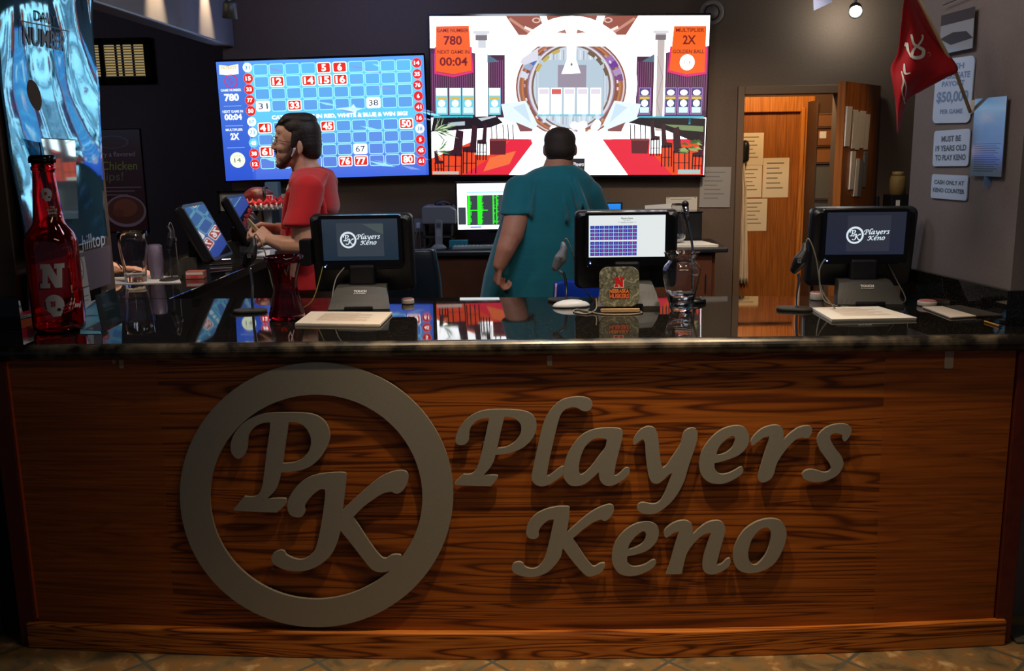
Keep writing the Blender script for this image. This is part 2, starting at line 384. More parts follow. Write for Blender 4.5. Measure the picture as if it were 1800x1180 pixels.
class Pic:
    """flat picture or print: coloured shapes laid on a panel facing -Y, in thin layers"""
    def __init__(s, x0, y0, x1, y1, w, h, eps=.0005):
        s.x0, s.y0, s.kx, s.ky, s.w, s.h, s.eps = x0, y0, w/(x1-x0), h/(y1-y0), w, h, eps
        s.V = []; s.Fc = []; s.C = []; s.L = 0
    def p(s, x, y, l): return ((x-s.x0)*s.kx-s.w/2, -l*s.eps, s.h/2-(y-s.y0)*s.ky)
    def poly(s, pts, col, hole=None, l=None):
        l = s.L if l is None else l
        loops = [[Vector((x, y, 0)) for x, y in pts]]+([[Vector((x, y, 0)) for x, y in hole]] if hole else [])
        b = len(s.V); flat = [v for lp in loops for v in lp]
        s.V += [s.p(v.x, v.y, l) for v in flat]
        for t in tessellate_polygon(loops): s.Fc.append(tuple(b+i for i in t)); s.C.append([col]*3)
    def rect(s, x0, y0, x1, y1, col, l=None, col2=None):
        l = s.L if l is None else l; b = len(s.V)
        s.V += [s.p(x0, y0, l), s.p(x1, y0, l), s.p(x1, y1, l), s.p(x0, y1, l)]; s.Fc.append((b, b+1, b+2, b+3))
        c2 = col2 or col; s.C.append([col, col, c2, c2])
    def rrect(s, x0, y0, x1, y1, r, col, l=None): s.poly(rr(x1-x0, y1-y0, r, 4, (x0+x1)/2, (y0+y1)/2), col, None, l)
    def frame(s, x0, y0, x1, y1, r, t, col, l=None):
        c = ((x0+x1)/2, (y0+y1)/2); s.poly(rr(x1-x0, y1-y0, r, 4, *c), col, rr(x1-x0-2*t, y1-y0-2*t, max(r-t, .5), 4, *c), l)
    def ell(s, cx, cy, rx, ry, col, l=None, n=28, ring=0):
        o = [(cx+rx*math.cos(k*2*PI/n), cy+ry*math.sin(k*2*PI/n)) for k in range(n)]
        h = [(cx+rx*(1-ring)*math.cos(k*2*PI/n), cy+ry*(1-ring)*math.sin(k*2*PI/n)) for k in range(n)] if ring else None
        s.poly(o, col, h, l)
    def arc(s, cx, cy, rx, ry, a0, a1, t, col, l=None, n=24):
        for k in range(n):
            a, b = R(a0+(a1-a0)*k/n), R(a0+(a1-a0)*(k+1)/n)
            s.poly([(cx+rx*math.cos(a), cy+ry*math.sin(a)), (cx+rx*math.cos(b), cy+ry*math.sin(b)), (cx+(rx-t)*math.cos(b), cy+(ry-t)*math.sin(b)), (cx+(rx-t)*math.cos(a), cy+(ry-t)*math.sin(a))], col, None, l)
    def line(s, P, wd, col, l=None):
        for (x0, y0), (x1, y1) in zip(P, P[1:]):
            d = math.hypot(x1-x0, y1-y0) or 1; nx, ny = -(y1-y0)/d*wd/2, (x1-x0)/d*wd/2
            s.poly([(x0+nx, y0+ny), (x1+nx, y1+ny), (x1-nx, y1-ny), (x0-nx, y0-ny)], col, None, l)
    def text(s, t, cx, cy, h, col, l=None, wd=None, bold=.0, shear=0):
        l = s.L if l is None else l; v, f, x0, x1 = glyphs(t, bold); k = h/capheight(); kx = k if wd is None else wd/(x1-x0)
        b = len(s.V); cp = capheight()
        s.V += [s.p(cx+(x-(x0+x1)/2+shear*(y-cp/2))*kx, cy-(y-cp/2)*k, l) for x, y in v]
        for q in f: s.Fc.append(tuple(b+i for i in q)); s.C.append([col]*len(q))
    def build(s, name, mat, parent=None, M=None, warp=None, boost=1, **kw):
        me = bpy.data.meshes.new(name); V = [Vector(v) for v in s.V]
        if M is not None: V = [M @ v for v in V]
        me.from_pydata(V, [], s.Fc); a = me.color_attributes.new('Col', 'FLOAT_COLOR', 'CORNER')
        i = 0
        for poly, cs in zip(me.polygons, s.C):
            for c in cs:
                g = boost if min(c) >= 236 else 1
                a.data[i].color = (lin(c[0])*g, lin(c[1])*g, lin(c[2])*g, 1); i += 1
        if warp:        # cut the flat print fine enough to follow a curved surface, then bend it
            bm = bmesh.new(); bm.from_mesh(me)
            for _ in range(5):
                bmesh.ops.triangulate(bm, faces=[f for f in bm.faces if len(f.verts) > 3])
                E_ = [e for e in bm.edges if e.calc_length() > .011]
                if not E_: break
                bmesh.ops.subdivide_edges(bm, edges=E_, cuts=1)
            for q in bm.verts: q.co = Vector(warp(q.co))
            bm.to_mesh(me); bm.free()
        me.materials.append(mat); o = bpy.data.objects.new(name, me); COL.objects.link(o)
        if parent: o.parent = parent
        return tag(o, **kw)
def sm(P, n=4):
    """closed smooth outline; a third entry marks a corner"""
    N = len(P); out = []
    for i in range(N):
        p0, p1, p2, p3 = P[i-1], P[i], P[(i+1) % N], P[(i+2) % N]
        c1 = len(p1) > 2; c2 = len(p2) > 2
        a = Vector(p0[:2]); b = Vector(p1[:2]); c = Vector(p2[:2]); d = Vector(p3[:2])
        t1 = (c-b) if c1 else (c-a)*.5; t2 = (c-b) if c2 else (d-b)*.5
        for k in range(n):
            t = k/n; h = (2*t**3-3*t*t+1)*b+(t**3-2*t*t+t)*t1+(-2*t**3+3*t*t)*c+(t**3-t*t)*t2
            out.append((h.x, h.y))
    return out
def tr(P, ox, oy, k): return [(ox+p[0]/k, oy+p[1]/k, *p[2:]) for p in P]
A = (300, 620, 2.3596); B = (790, 690, 4.7368); C_ = (1100, 720, 4.2857); D = (880, 870, 3.4615)
LET = {
 'P_ring': (A, [(275,440),(252,415),(250,375),(268,330),(305,290),(350,265),(400,253),(470,250),(560,252),(610,265),(645,295),(660,340),(652,385),(625,430),(590,465),(550,485),(505,494),(458,497,1),(452,525),(435,570),(400,606,1),(470,606),(479,612,1),(475,632),(440,664,1),(300,658),(262,655,1),(265,645),(305,598,1),(335,600),(360,592),(378,560),(388,500),(400,400),(410,330),(413,290,1),(385,292),(350,308),(325,340),(318,380),(315,405),(300,432)],
            [(490,288,1),(530,292),(560,312),(580,350),(580,390),(565,420),(540,445),(505,458),(464,461,1),(475,380)]),
 'K_ring': (A, [(525,684),(497,675),(484,645),(490,605),(515,565),(550,532),(590,512),(640,502),(700,498),(724,500,1),(728,515),(722,580),(712,656,1),(760,610),(830,548),(880,512),(930,493),(970,492),(985,510),(982,540),(965,570),(940,586),(915,577,1),(880,585),(840,610),(800,640),(757,683,1),(800,750),(840,810),(875,850),(895,855,1),(920,840),(950,840),(956,852),(945,880),(910,905),(870,912),(835,900),(800,860),(750,795),(705,740,1),(690,790),(665,840),(620,880),(560,905),(500,906),(450,892),(420,868),(422,838),(450,822),(470,825),(480,840),(510,855),(545,860),(575,845),(600,815),(615,760),(628,690),(640,600),(640,568,1),(620,568),(590,590),(565,620),(556,640),(558,660),(545,680)], None),
 'P': (B, [(90,440),(60,428),(50,395),(60,345),(95,280),(150,220),(220,175),(300,150),(420,143),(560,148),(650,165),(700,200),(725,260),(718,330),(680,400),(620,455),(550,490),(470,512),(383,521,1),(370,570),(340,625),(285,690,1),(390,692),(405,705,1),(390,730),(345,783,1),(200,780),(48,770,1),(48,750),(115,685,1),(175,683),(215,655),(240,600),(260,530),(290,410),(315,290),(331,212,1),(290,215),(240,230),(195,265),(170,310),(165,360),(160,400),(130,432)],
       [(458,203,1),(500,205),(550,222),(590,260),(598,310),(585,360),(550,410),(500,445),(450,462),(398,466,1),(425,340)]),
 'l': (B, [(1135,158),(1100,150),(1060,128),(1010,125),(960,145),(925,190),(905,250),(880,350),(850,480),(825,600),(810,700,1),(840,690),(890,650),(930,622),(952,618,1),(943,690,1),(890,730),(830,768),(770,783),(720,770),(690,735),(686,690),(705,590),(740,430),(765,320),(800,220),(850,140),(920,75),(990,48),(1080,38),(1150,48),(1185,75),(1190,110),(1170,145)], None),
 'a': (B, [(954,616),(960,590),(985,520),(1030,440),(1090,370),(1150,330),(1230,305),(1320,298),(1410,302),(1440,320),(1443,350),(1435,400),(1410,500),(1385,600),(1370,698,1),(1400,690),(1440,655),(1470,630),(1495,635),(1502,665),(1480,700),(1430,740),(1380,768),(1320,780),(1275,760),(1250,720),(1243,665,1),(1200,705),(1140,755),(1070,780),(1010,775),(970,740),(947,690)],
       [(1311,392,1),(1270,380),(1215,382),(1165,415),(1120,470),(1090,550),(1078,620),(1082,670),(1095,688),(1130,670),(1180,620),(1240,540),(1295,465)]),
 'y': (C_, [(65,268),(55,250),(70,205),(110,155),(165,130),(210,138),(235,170),(245,220),(255,320),(265,400),(280,443,1),(310,420),(350,360),(410,270),(425,210),(445,165),(490,142),(530,150),(542,190),(530,260),(500,350),(470,440),(440,540),(400,620),(350,690),(290,745),(220,785),(140,787),(95,765),(85,740),(100,712),(135,703),(180,712),(225,712),(260,690),(285,650),(310,590),(335,520),(350,480,1),(320,495),(280,535),(240,560),(200,552),(175,510),(160,430),(150,340),(145,260),(130,222,1),(100,240)], None),
 'e': (C_, [(690,562),(630,550),(580,510),(555,450),(555,390),(575,320),(620,245),(690,175),(760,138),(840,123),(895,138),(925,180),(928,240),(905,295),(850,345),(780,375),(715,395),(668,405,1),(670,440),(690,475),(725,490),(780,480),(830,455),(865,435),(885,445),(880,480),(845,510),(790,540),(740,558)],
       [(685,345,1),(690,310),(720,260),(770,215),(805,200),(822,215),(818,250),(800,290),(760,325),(720,340)]),
 'r': (C_, [(960,270),(943,255),(950,225),(985,180),(1040,140),(1110,120),(1160,125),(1187,160),(1188,232,1),(1230,190),(1290,145),(1350,125),(1395,130),(1405,160),(1390,200),(1360,218),(1330,212),(1290,222),(1240,265),(1190,325),(1150,385),(1130,430),(1115,490),(1085,530),(1040,550),(1005,540),(998,510),(1015,440),(1045,340),(1075,240),(1080,200,1),(1040,212),(1000,240)], None),
 's': (C_, [(1650,243),(1633,225),(1630,195),(1600,180),(1560,183),(1540,205),(1548,240),(1580,295),(1620,345),(1640,395),(1632,440),(1600,490),(1550,522),(1490,543),(1410,545),(1350,528),(1330,500),(1345,468),(1390,453),(1440,460),(1490,475),(1530,468),(1547,440),(1530,400),(1490,345),(1455,290),(1442,240),(1455,190),(1500,145),(1560,118),(1630,110),(1680,120),(1702,150),(1695,185),(1675,220)], None),
 'K': (D, [(190,270),(165,258),(155,225),(170,175),(210,125),(270,92),(340,75),(405,73),(420,80,1),(418,130),(402,232,1),(450,190),(520,130),(580,90),(640,65),(675,62),(690,80),(683,115),(655,150),(632,160),(612,150,1),(570,165),(510,205),(440,266,1),(480,330),(520,390),(555,432),(575,437),(605,420),(632,418),(635,435),(615,470),(570,492),(530,497),(490,465),(430,395),(378,325,1),(365,380),(330,430),(280,475),(210,500),(140,498),(85,478),(67,450),(80,420),(110,410),(135,418),(150,440),(190,453),(230,440),(262,400),(280,350),(300,270),(325,150,1),(290,155),(250,190),(233,220),(232,250),(215,268)], None),
 'e2': (D, [(770,495),(720,478),(685,430),(677,370),(695,300),(740,235),(800,190),(860,168),(915,168),(955,195),(963,240),(945,290),(900,335),(840,360),(770,376,1),(772,410),(795,435),(830,438),(880,425),(920,400),(943,402),(940,430),(905,460),(850,485),(810,494)],
        [(775,334,1),(785,300),(820,255),(860,225),(880,228),(883,255),(865,295),(820,322)]),
 'n': (D, [(1010,262),(995,245),(1000,215),(1040,180),(1090,160),(1135,160),(1165,185),(1170,243,1),(1210,205),(1260,170),(1320,158),(1355,175),(1368,210),(1355,270),(1335,340),(1312,432,1),(1345,422),(1375,395),(1395,388),(1400,405),(1390,435),(1350,465),(1300,485),(1255,480),(1230,450),(1232,400),(1250,330),(1280,232,1),(1240,240),(1190,280),(1140,345),(1120,400),(1103,480,1),(1080,484),(1007,484,1),(1030,420),(1060,310),(1085,222,1),(1050,235)], None),
 'o': (D, [(1500,477),(1450,460),(1420,415),(1415,360),(1435,290),(1480,220),(1540,175),(1600,152),(1660,147),(1710,165),(1738,215),(1735,280),(1705,360),(1660,425),(1590,465),(1540,477)],
       [(1530,425),(1510,390),(1508,340),(1530,270),(1575,215),(1615,200),(1640,215),(1645,260),(1630,330),(1600,385),(1560,425)]),
}
OUT = {k: (sm(tr(o, *t)), sm(tr(h, *t)) if h else None) for k, (t, o, h) in LET.items()}
RING = ([(300+(605+567*math.cos(a*PI/60))/2.3596, 620+(591+549*math.sin(a*PI/60))/2.3596) for a in range(120)],
        [(300+(603+441*math.cos(a*PI/60))/2.3596, 620+(599.5+425*math.sin(a*PI/60))/2.3596) for a in range(120)])
def logo(pc, cx, cy, wd, col, l, words=True, ky=1.05):
    k = wd/1180; f = lambda P: [(cx+(x-907)*k, cy+(y-870)*k*ky) for x, y in P]
    pc.poly(f(RING[0][::3]), col, f(RING[1][::3]), l)
    for n, (o, h) in OUT.items():
        if n.endswith('ring') or words: pc.poly(f(o[::2]), col, f(h[::2]) if h else None, l)
def blockN(pc, cx, cy, wd, ht, col, l, out=None, k=0):
    """slab-serif capital N"""
    P = [(0,0),(.40,0),(.68,.52),(.68,.2),(.58,.2),(.58,0),(1,0),(1,.2),(.9,.2),(.9,1),(.62,1),(.32,.45),(.32,.8),(.42,.8),(.42,1),(0,1),(0,.8),(.1,.8),(.1,.2),(0,.2)]
    if out:
        g = .07
        Q = [(-g,-g),(.43,-g),(.61,.25),(.61,.27),(.51,.27),(.51,-g),(1+g,-g),(1+g,.27),(.97,.27),(.97,1+g),(.58,1+g),(.39,.72),(.39,.73),(.49,.73),(.49,1+g),(-g,1+g),(-g,.73),(.03,.73),(.03,.27),(-g,.27)]
        pc.poly([(cx-wd/2+x*wd+k*(y-.5), cy-ht/2+y*ht) for x, y in Q], out, None, l)
    pc.poly([(cx-wd/2+x*wd+k*(y-.5), cy-ht/2+y*ht) for x, y in P], col, None, l+1)
def under(o, parent):
    """parent an object built in world coordinates"""
    o.parent = parent; o.matrix_parent_inverse = parent.matrix_basis.inverted(); return o
def struct(name, bm, mat, parent=None, **kw):
    o = obj(name, bm, mat, parent, **kw)
    if parent is None: o['kind'] = 'structure'
    return o

# ================================================================== THE SETTING
ZT = 1.09                                            # counter top height
struct('floor', box(NB(), -7, 5, -.5, 9, -.05, 0), TILE)
struct('ceiling', box(NB(), -7, 5, -.5, 9, 2.95, 3.05), CEIL)
bm = NB(); X0, X1, ZD = 1.383, 2.0, 2.012
box(bm, -2.06, X0, 6.6, 6.72, 0, 2.95); box(bm, X1, 3.6, 6.6, 6.72, 0, 2.95); box(bm, X0, X1, 6.6, 6.72, ZD, 2.95)
struct('wall_back', bm, WALL)
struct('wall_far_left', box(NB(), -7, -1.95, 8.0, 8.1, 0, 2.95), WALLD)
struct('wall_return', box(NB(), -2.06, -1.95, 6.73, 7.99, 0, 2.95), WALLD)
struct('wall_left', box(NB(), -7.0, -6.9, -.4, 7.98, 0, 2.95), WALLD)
PA = (1.602, 3.275); PB = (1.492, 3.915); _d = Vector((PA[0]-PB[0], PA[1]-PB[1])).normalized(); PD = (_d.x, _d.y)
bm = NB()      # right column: side face seen at an angle, front face towards the room
pts = [(PA[0], PA[1]), (2.5, PA[1]), (2.5, 3.96), (PB[0], PB[1]+.02)]
a = [bm.verts.new((x, y, ZT+.0005)) for x, y in pts]; b = [bm.verts.new((x, y, 2.95)) for x, y in pts]
bm.faces.new(a); bm.faces.new(b)
for i in range(4): bm.faces.new((a[i], a[(i+1) % 4], b[(i+1) % 4], b[i]))
struct('wall_right_column', bm, GREYW)
bm = NB()      # below the counter the column continues, set back
box(bm, 1.66, 3.2, 3.32, 3.9, 0, 1.03); struct('wall_right_base', bm, GREYW)
struct('wall_left_column', box(NB(), -3.0, -1.872, 3.41, 4.22, ZT+.0005, 2.95), WALL)
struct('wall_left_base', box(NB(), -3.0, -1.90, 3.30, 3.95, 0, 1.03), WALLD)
# door casing, back room, inner door
bm = NB()
box(bm, X0-.045, X0, 6.57, 6.6, 0, ZD+.055); box(bm, X1, X1+.045, 6.57, 6.6, 0, ZD+.055); box(bm, X0, X1, 6.57, 6.6, ZD, ZD+.055)
struct('trim_1', bm, pm('brown_casing_paint', rgb(104, 80, 58), .6), bevel=.004)
struct('wall_back_room', box(NB(), .6, 3.2, 7.82, 7.9, 0, 2.95), pm('tan_wall_paint', rgb(96, 66, 44), .85))
struct('wall_back_room_left', box(NB(), .6, .66, 6.73, 7.81, 0, 2.95), WALL)
dl = atY(1300, 200, 7.75).x; dr = atY(1405, 200, 7.75).x; dtop = atY(1380, 197, 7.75).z; cr = atY(1431, 200, 7.72).x; ct = atY(1380, 170, 7.72).z
bm = NB(); box(bm, dl-.3, dr, 7.74, 7.78, .005, dtop)
door = struct('door_1', bm, CHERRY)
bm = NB()
box(bm, dr, cr, 7.70, 7.81, 0, ct); box(bm, dl-.3, dr, 7.70, 7.81, dtop, ct); box(bm, dr-.0, dr+.03, 7.68, 7.70, 0, dtop+.03)
struct('trim_2', bm, wood('casing_wood', rgb(150, 84, 32), rgb(196, 118, 48), rgb(214, 136, 60), 'Z', .6, .35, .4), bevel=.006)
# open leaf with paper pockets to the right of the opening
LA = atY(1487, 150, 5.98); LB = (atY(1547, 155, 6.56).x, 6.56)
bm = NB(); pts = [(LA.x, 5.98), (LA.x-.043, 5.99), (LB[0]-.04, 6.57), (LB[0]+.005, 6.56)]
a = [bm.verts.new((x, y, .01)) for x, y in pts]; zt2 = atY(1487, 143, 5.98).z; b = [bm.verts.new((x, y, zt2)) for x, y in pts]
bm.faces.new(a); bm.faces.new(b)
for i in range(4): bm.faces.new((a[i], a[(i+1) % 4], b[(i+1) % 4], b[i]))
struct('door_2', bm, CHERRY)
light('leaf_light', 'SPOT', (LA.x+.75, 5.2, 2.8), 20, (1, .62, .3), (LA.x+.1, 6.2, 1.75), .05, 30, .9)
# bulkhead fascia over the left wing and its lamps
bm = NB(); box(bm, -2.09, -1.975, 3.2, 6.59, 2.375, 2.94)
struct('trim_3', bm, FASC, bevel=.01)
# high window with blinds in the far left wall
w0 = atY(172, 68, 7.98); w1 = atY(270, 146, 7.98)
bm = NB(); W0, W1, Z0, Z1 = -3.75, w1.x, w1.z, w0.z
box(bm, W0, W1, 7.95, 7.995, Z0, Z0+.05); box(bm, W0, W1, 7.95, 7.995, Z1-.05, Z1); box(bm, W0, W0+.05, 7.95, 7.995, Z0, Z1); box(bm, W1-.05, W1, 7.95, 7.995, Z0, Z1)
box(bm, W0+.27, W0+.30, 7.95, 7.995, Z0, Z1)
for xx in (atY(204, 110, 7.97).x, atY(215, 110, 7.97).x, atY(234, 110, 7.97).x): box(bm, xx-.008, xx+.008, 7.975, 7.995, Z0, Z1)
win = struct('window_1', bm, pm('black_window_frame', (.004, .004, .005, 1), .9, spec=.05))
bm = NB(); box(bm, W0+.05, W1-.05, 7.985, 7.992, Z0+.05, Z1-.05)
obj('window_pane', bm, pm('lamp_lit_pane', rgb(120, 104, 70), .5, emit=rgb(190, 165, 105), es=.55), win)
bm = NB(); z = Z0+.055
while z < Z1-.055: boxc(bm, ((W0+W1)/2, 7.966, z), (W1-W0-.12, .012, .007)); z += .021
obj('blind', bm, pm('grey_blind_slats', rgb(96, 96, 84), .6), win)

# ================================================================== FRONT COUNTER
BOW = .085; PY = 3.12
def bowy(x, z): return -BOW*(1-((x+.1)/1.68)**2)*(1-z/1.04)
def panel_pt(px, py, off):
    Y = PY-off
    for _ in range(12): p = atY(px, py, Y); Y = PY-off+bowy(p.x, p.z)
    return p
PXL, PXR = -1.772, 1.562
bm = NB(); nx, nz = 60, 12
def bowgrid(bm, x0, x1, z0, z1, off, th, nx=60, nz=8):
    fr = [[bm.verts.new((x0+(x1-x0)*i/nx, PY-off+bowy(x0+(x1-x0)*i/nx, z0+(z1-z0)*j/nz), z0+(z1-z0)*j/nz)) for i in range(nx+1)] for j in range(nz+1)]
    bk = [[bm.verts.new((v.co.x, v.co.y+th, v.co.z)) for v in row] for row in fr]
    for j in range(nz):
        for i in range(nx):
            bm.faces.new((fr[j][i], fr[j][i+1], fr[j+1][i+1], fr[j+1][i])); bm.faces.new((bk[j][i], bk[j+1][i], bk[j+1][i+1], bk[j][i+1]))
    for j in range(nz):
        bm.faces.new((fr[j][0], fr[j+1][0], bk[j+1][0], bk[j][0])); bm.faces.new((fr[j][nx], bk[j][nx], bk[j+1][nx], fr[j+1][nx]))
    for i in range(nx):
        bm.faces.new((fr[0][i], bk[0][i], bk[0][i+1], fr[0][i+1])); bm.faces.new((fr[nz][i], fr[nz][i+1], bk[nz][i+1], bk[nz][i]))
    return bm
counter = thing('service_counter', 'long counter front of orange-brown oak veneer under the black granite top', 'counter', (0, PY, 0))
o = obj('front_panel', bowgrid(NB(), PXL, PXR, 0.0, 1.034, 0, .05), OAK); under(o, counter)
PUR = pm('red_brown_stile', rgb(92, 34, 20), .45, noise=.15, nscale=30)
for x0, x1 in ((PXL-.066, PXL-.006), (PXR+.005, PXR+.06)):
    o = obj('end_stile', box(NB(), x0, x1, PY-.012, PY+.15, 0, 1.034), PUR, bevel=.003); under(o, counter)
o = obj('lit_seam_strip', box(NB(), PXL-.006, PXL, PY-.004, PY+.02, .1, 1.03), pm('painted_seam_light', rgb(214, 92, 30), .4), label='thin edge strip coloured bright orange for the light in the seam'); under(o, counter)  # orange colour stands in for light showing in the seam gap
o = obj('back_shelf', box(NB(), PXL, PXR, 3.85, 3.88, .05, 1.03), BLK); under(o, counter)
o = obj('baseboard_front', bowgrid(NB(), PXL-.035, PXR+.035, 0.0, .092, .03, .03, 60, 3), OAK_TRIM, bevel=.005, kind='structure')
# granite top
bm = NB()
prof = [(0, 0)]
front = []
for k in range(9):
    a = -90-180*k/8; front.append((.0275*math.cos(R(a)), .0275*math.sin(R(a))))
YF = 3.083
xs = (-2.15, 1.85); ringsL = []
def top_outline(): return [(x, y) for x, y in ()]
for x in xs:
    rg = [bm.verts.new((x, YF+.0275-.0275*math.sin(R(180*k/10)), ZT-.0275-.0275*math.cos(R(180*k/10)))) for k in range(11)]
    ringsL.append(rg)
for k in range(10): bm.faces.new((ringsL[0][k], ringsL[1][k], ringsL[1][k+1], ringsL[0][k+1]))
tl, trr = ringsL[0][10], ringsL[1][10]; bl, br_ = ringsL[0][0], ringsL[1][0]
bkp = [(1.85, 3.9), (1.50, 3.92), (-1.57, 4.066), (-2.15, 4.093)]
T = [bm.verts.new((x, y, ZT)) for x, y in bkp]; Bt = [bm.verts.new((x, y, ZT-.055)) for x, y in bkp]
bm.faces.new([tl, trr]+T); bm.faces.new([br_, bl]+Bt[::-1])
for i in range(3): bm.faces.new((T[i], T[i+1], Bt[i+1], Bt[i]))
bm.faces.new([trr]+[ringsL[1][k] for k in range(9, -1, -1)]+[Bt[0], T[0]]); bm.faces.new(ringsL[0]+[T[3], Bt[3]])
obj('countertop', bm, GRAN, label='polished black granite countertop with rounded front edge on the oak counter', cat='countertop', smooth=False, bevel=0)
# left wing: worktop and its cabinet
bm = NB(); pts = [(-2.30, 4.099), (-1.575, 4.072), (-1.555, 5.2), (-1.53, 5.75), (-1.30, 5.95), (-1.28, 6.55), (-2.30, 6.55)]
a = [bm.verts.new((x, y, ZT)) for x, y in pts]; b = [bm.verts.new((x, y, ZT-.045)) for x, y in pts]
bm.faces.new(a); bm.faces.new(b[::-1])
for i in range(len(pts)): bm.faces.new((a[i], a[(i+1) % len(pts)], b[(i+1) % len(pts)], b[i]))
obj('wing_countertop', bm, GRAN, bevel=.006, label='black granite worktop of the left wing running back from the counter', cat='countertop')
bm = NB(); box(bm, -2.25, -1.66, 4.12, 6.5, 0, ZT-.045)
obj('wing_cabinet', bm, pm('dark_cabinet_laminate', rgb(34, 26, 24), .5), label='dark laminate cabinet under the left wing worktop', cat='cabinet')
# granite upstands round the two columns
bm = NB(); t = .02; nrm = Vector((PD[1], -PD[0])); nrm = nrm if nrm.x < 0 else -nrm
P0 = Vector(PA); P1 = Vector(PB)
q = [P0, P0+nrm*t+Vector((0, -t)), P1+nrm*t, P1]
a = [bm.verts.new((p.x, p.y, ZT+.001)) for p in q]; b = [bm.verts.new((p.x, p.y, ZT+.118)) for p in q]
bm.faces.new(a); bm.faces.new(b[::-1])
for i in range(4): bm.faces.new((a[i], a[(i+1) % 4], b[(i+1) % 4], b[i]))
q = [P0, P0+nrm*t+Vector((0, -t)), Vector((1.85, PA[1]-t)), Vector((1.85, PA[1]))]
a = [bm.verts.new((p.x, p.y, ZT+.001)) for p in q]; b = [bm.verts.new((p.x, p.y, ZT+.118)) for p in q]
bm.faces.new(a); bm.faces.new(b[::-1])
for i in range(4): bm.faces.new((a[i], a[(i+1) % 4], b[(i+1) % 4], b[i]))
obj('splash_ledge', bm, GRAN, label='black granite upstand wrapping the foot of the right column', cat='backsplash')
bm = NB(); box(bm, -2.15, -1.860, 3.388, 3.409, ZT+.001, ZT+.115); box(bm, -1.871, -1.860, 3.409, 4.05, ZT+.001, ZT+.06)
obj('splash_ledge', bm, GRAN, label='black granite upstand at the foot of the left column beside the bottle', cat='backsplash')
# metal posts flanking the counter front
for px0, px1, lab in ((-2.0, -1.955, 'grey metal post at the left end of the counter front'), (1.74, 1.775, 'dark grey metal post at the right end of the counter front')):
    bm = NB(); box(bm, px0, px1, 3.12, 3.20, 0, 1.03); box(bm, px0-.1, px1, 3.10, 3.22, 0, .012)
    obj('metal_post', bm, STEELD, label=lab, cat='post', bevel=.003)

# ------------------------------------------------------------------ the metal lettering
STAND, THK = .022, .011
def cut_plate(name, out, hole, parent=None, **kw):
    bm = NB()
    def lay(P, off): return [bm.verts.new(panel_pt(x, y, off)) for x, y in P]
    P = [out]+([hole] if hole else [])
    fr = [lay(q, STAND) for q in P]; bk = [[bm.verts.new((v.co.x, v.co.y+THK, v.co.z)) for v in l] for l in fr]
    tri = tessellate_polygon([[Vector((x, y, 0)) for x, y in q] for q in P])
    if out is RING[0]:
        m_ = len(out); tri = [t for i in range(m_) for t in ((i, (i+1) % m_, m_+i), ((i+1) % m_, m_+(i+1) % m_, m_+i))]
    ff = [v for l in fr for v in l]; bb = [v for l in bk for v in l]
    for t in tri:
        bm.faces.new([ff[i] for i in t]); bm.faces.new([bb[i] for i in t][::-1])
    for f_, b_ in zip(fr, bk):
        n = len(f_)
        for i in range(n): bm.faces.new((f_[i], f_[(i+1) % n], b_[(i+1) % n], b_[i]))
    # stand-off pins behind the plate
    xs = [v.co.x for v in ff]; zs = [v.co.z for v in ff]
    o = obj(name, bm, STEEL, None, **kw)
    if parent: under(o, parent)
    return o
def pins(parent, spots):
    for x, y in spots:
        p = panel_pt(x, y, STAND-THK); bm = NB(); tube(bm, [(p.x, p.y+.0004, p.z), (p.x, p.y+STAND-THK, p.z)], .005, 8)
        o = obj('standoff_pin', bm, STEELD); under(o, parent)
rc = panel_pt(557, 870, STAND)
ring = thing('round_emblem', 'round brushed metal emblem with the letters P and K inside a ring', 'sign', rc)
cut_plate('ring', RING[0], RING[1], ring)
cut_plate('letter_p', *OUT['P_ring'], parent=ring); cut_plate('letter_k', *OUT['K_ring'], parent=ring)
pins(ring, [(345, 870), (557, 665), (770, 870), (557, 1075), (480, 800), (590, 860), (480, 1000)])
for k, lab, sp in (('P', 'brushed metal capital letter P starting the upper word', (850, 780)), ('l', 'tall brushed metal letter l after the capital P', (960, 780)), ('a', 'brushed metal letter a beside the tall l', (1075, 800)),
               ('y', 'brushed metal letter y with its tail reaching towards the lower word', (1185, 820)), ('e', 'brushed metal letter e of the upper word', (1245, 810)), ('r', 'brushed metal letter r of the upper word', (1355, 800)), ('s', 'brushed metal letter s ending the upper word', (1472, 815)),
               ('K', 'brushed metal capital letter K starting the lower word', (985, 950)), ('e2', 'brushed metal letter e of the lower word after the capital K', (1095, 970)), ('n', 'brushed metal letter n of the lower word', (1190, 970)), ('o', 'brushed metal letter o ending the lower word', (1300, 960))):
    e = thing('sign_letter', lab, 'sign letter', panel_pt(*sp, STAND), group='metal letters on the counter front')
    cut_plate('letter_plate', *OUT[k], parent=e); pins(e, [sp])
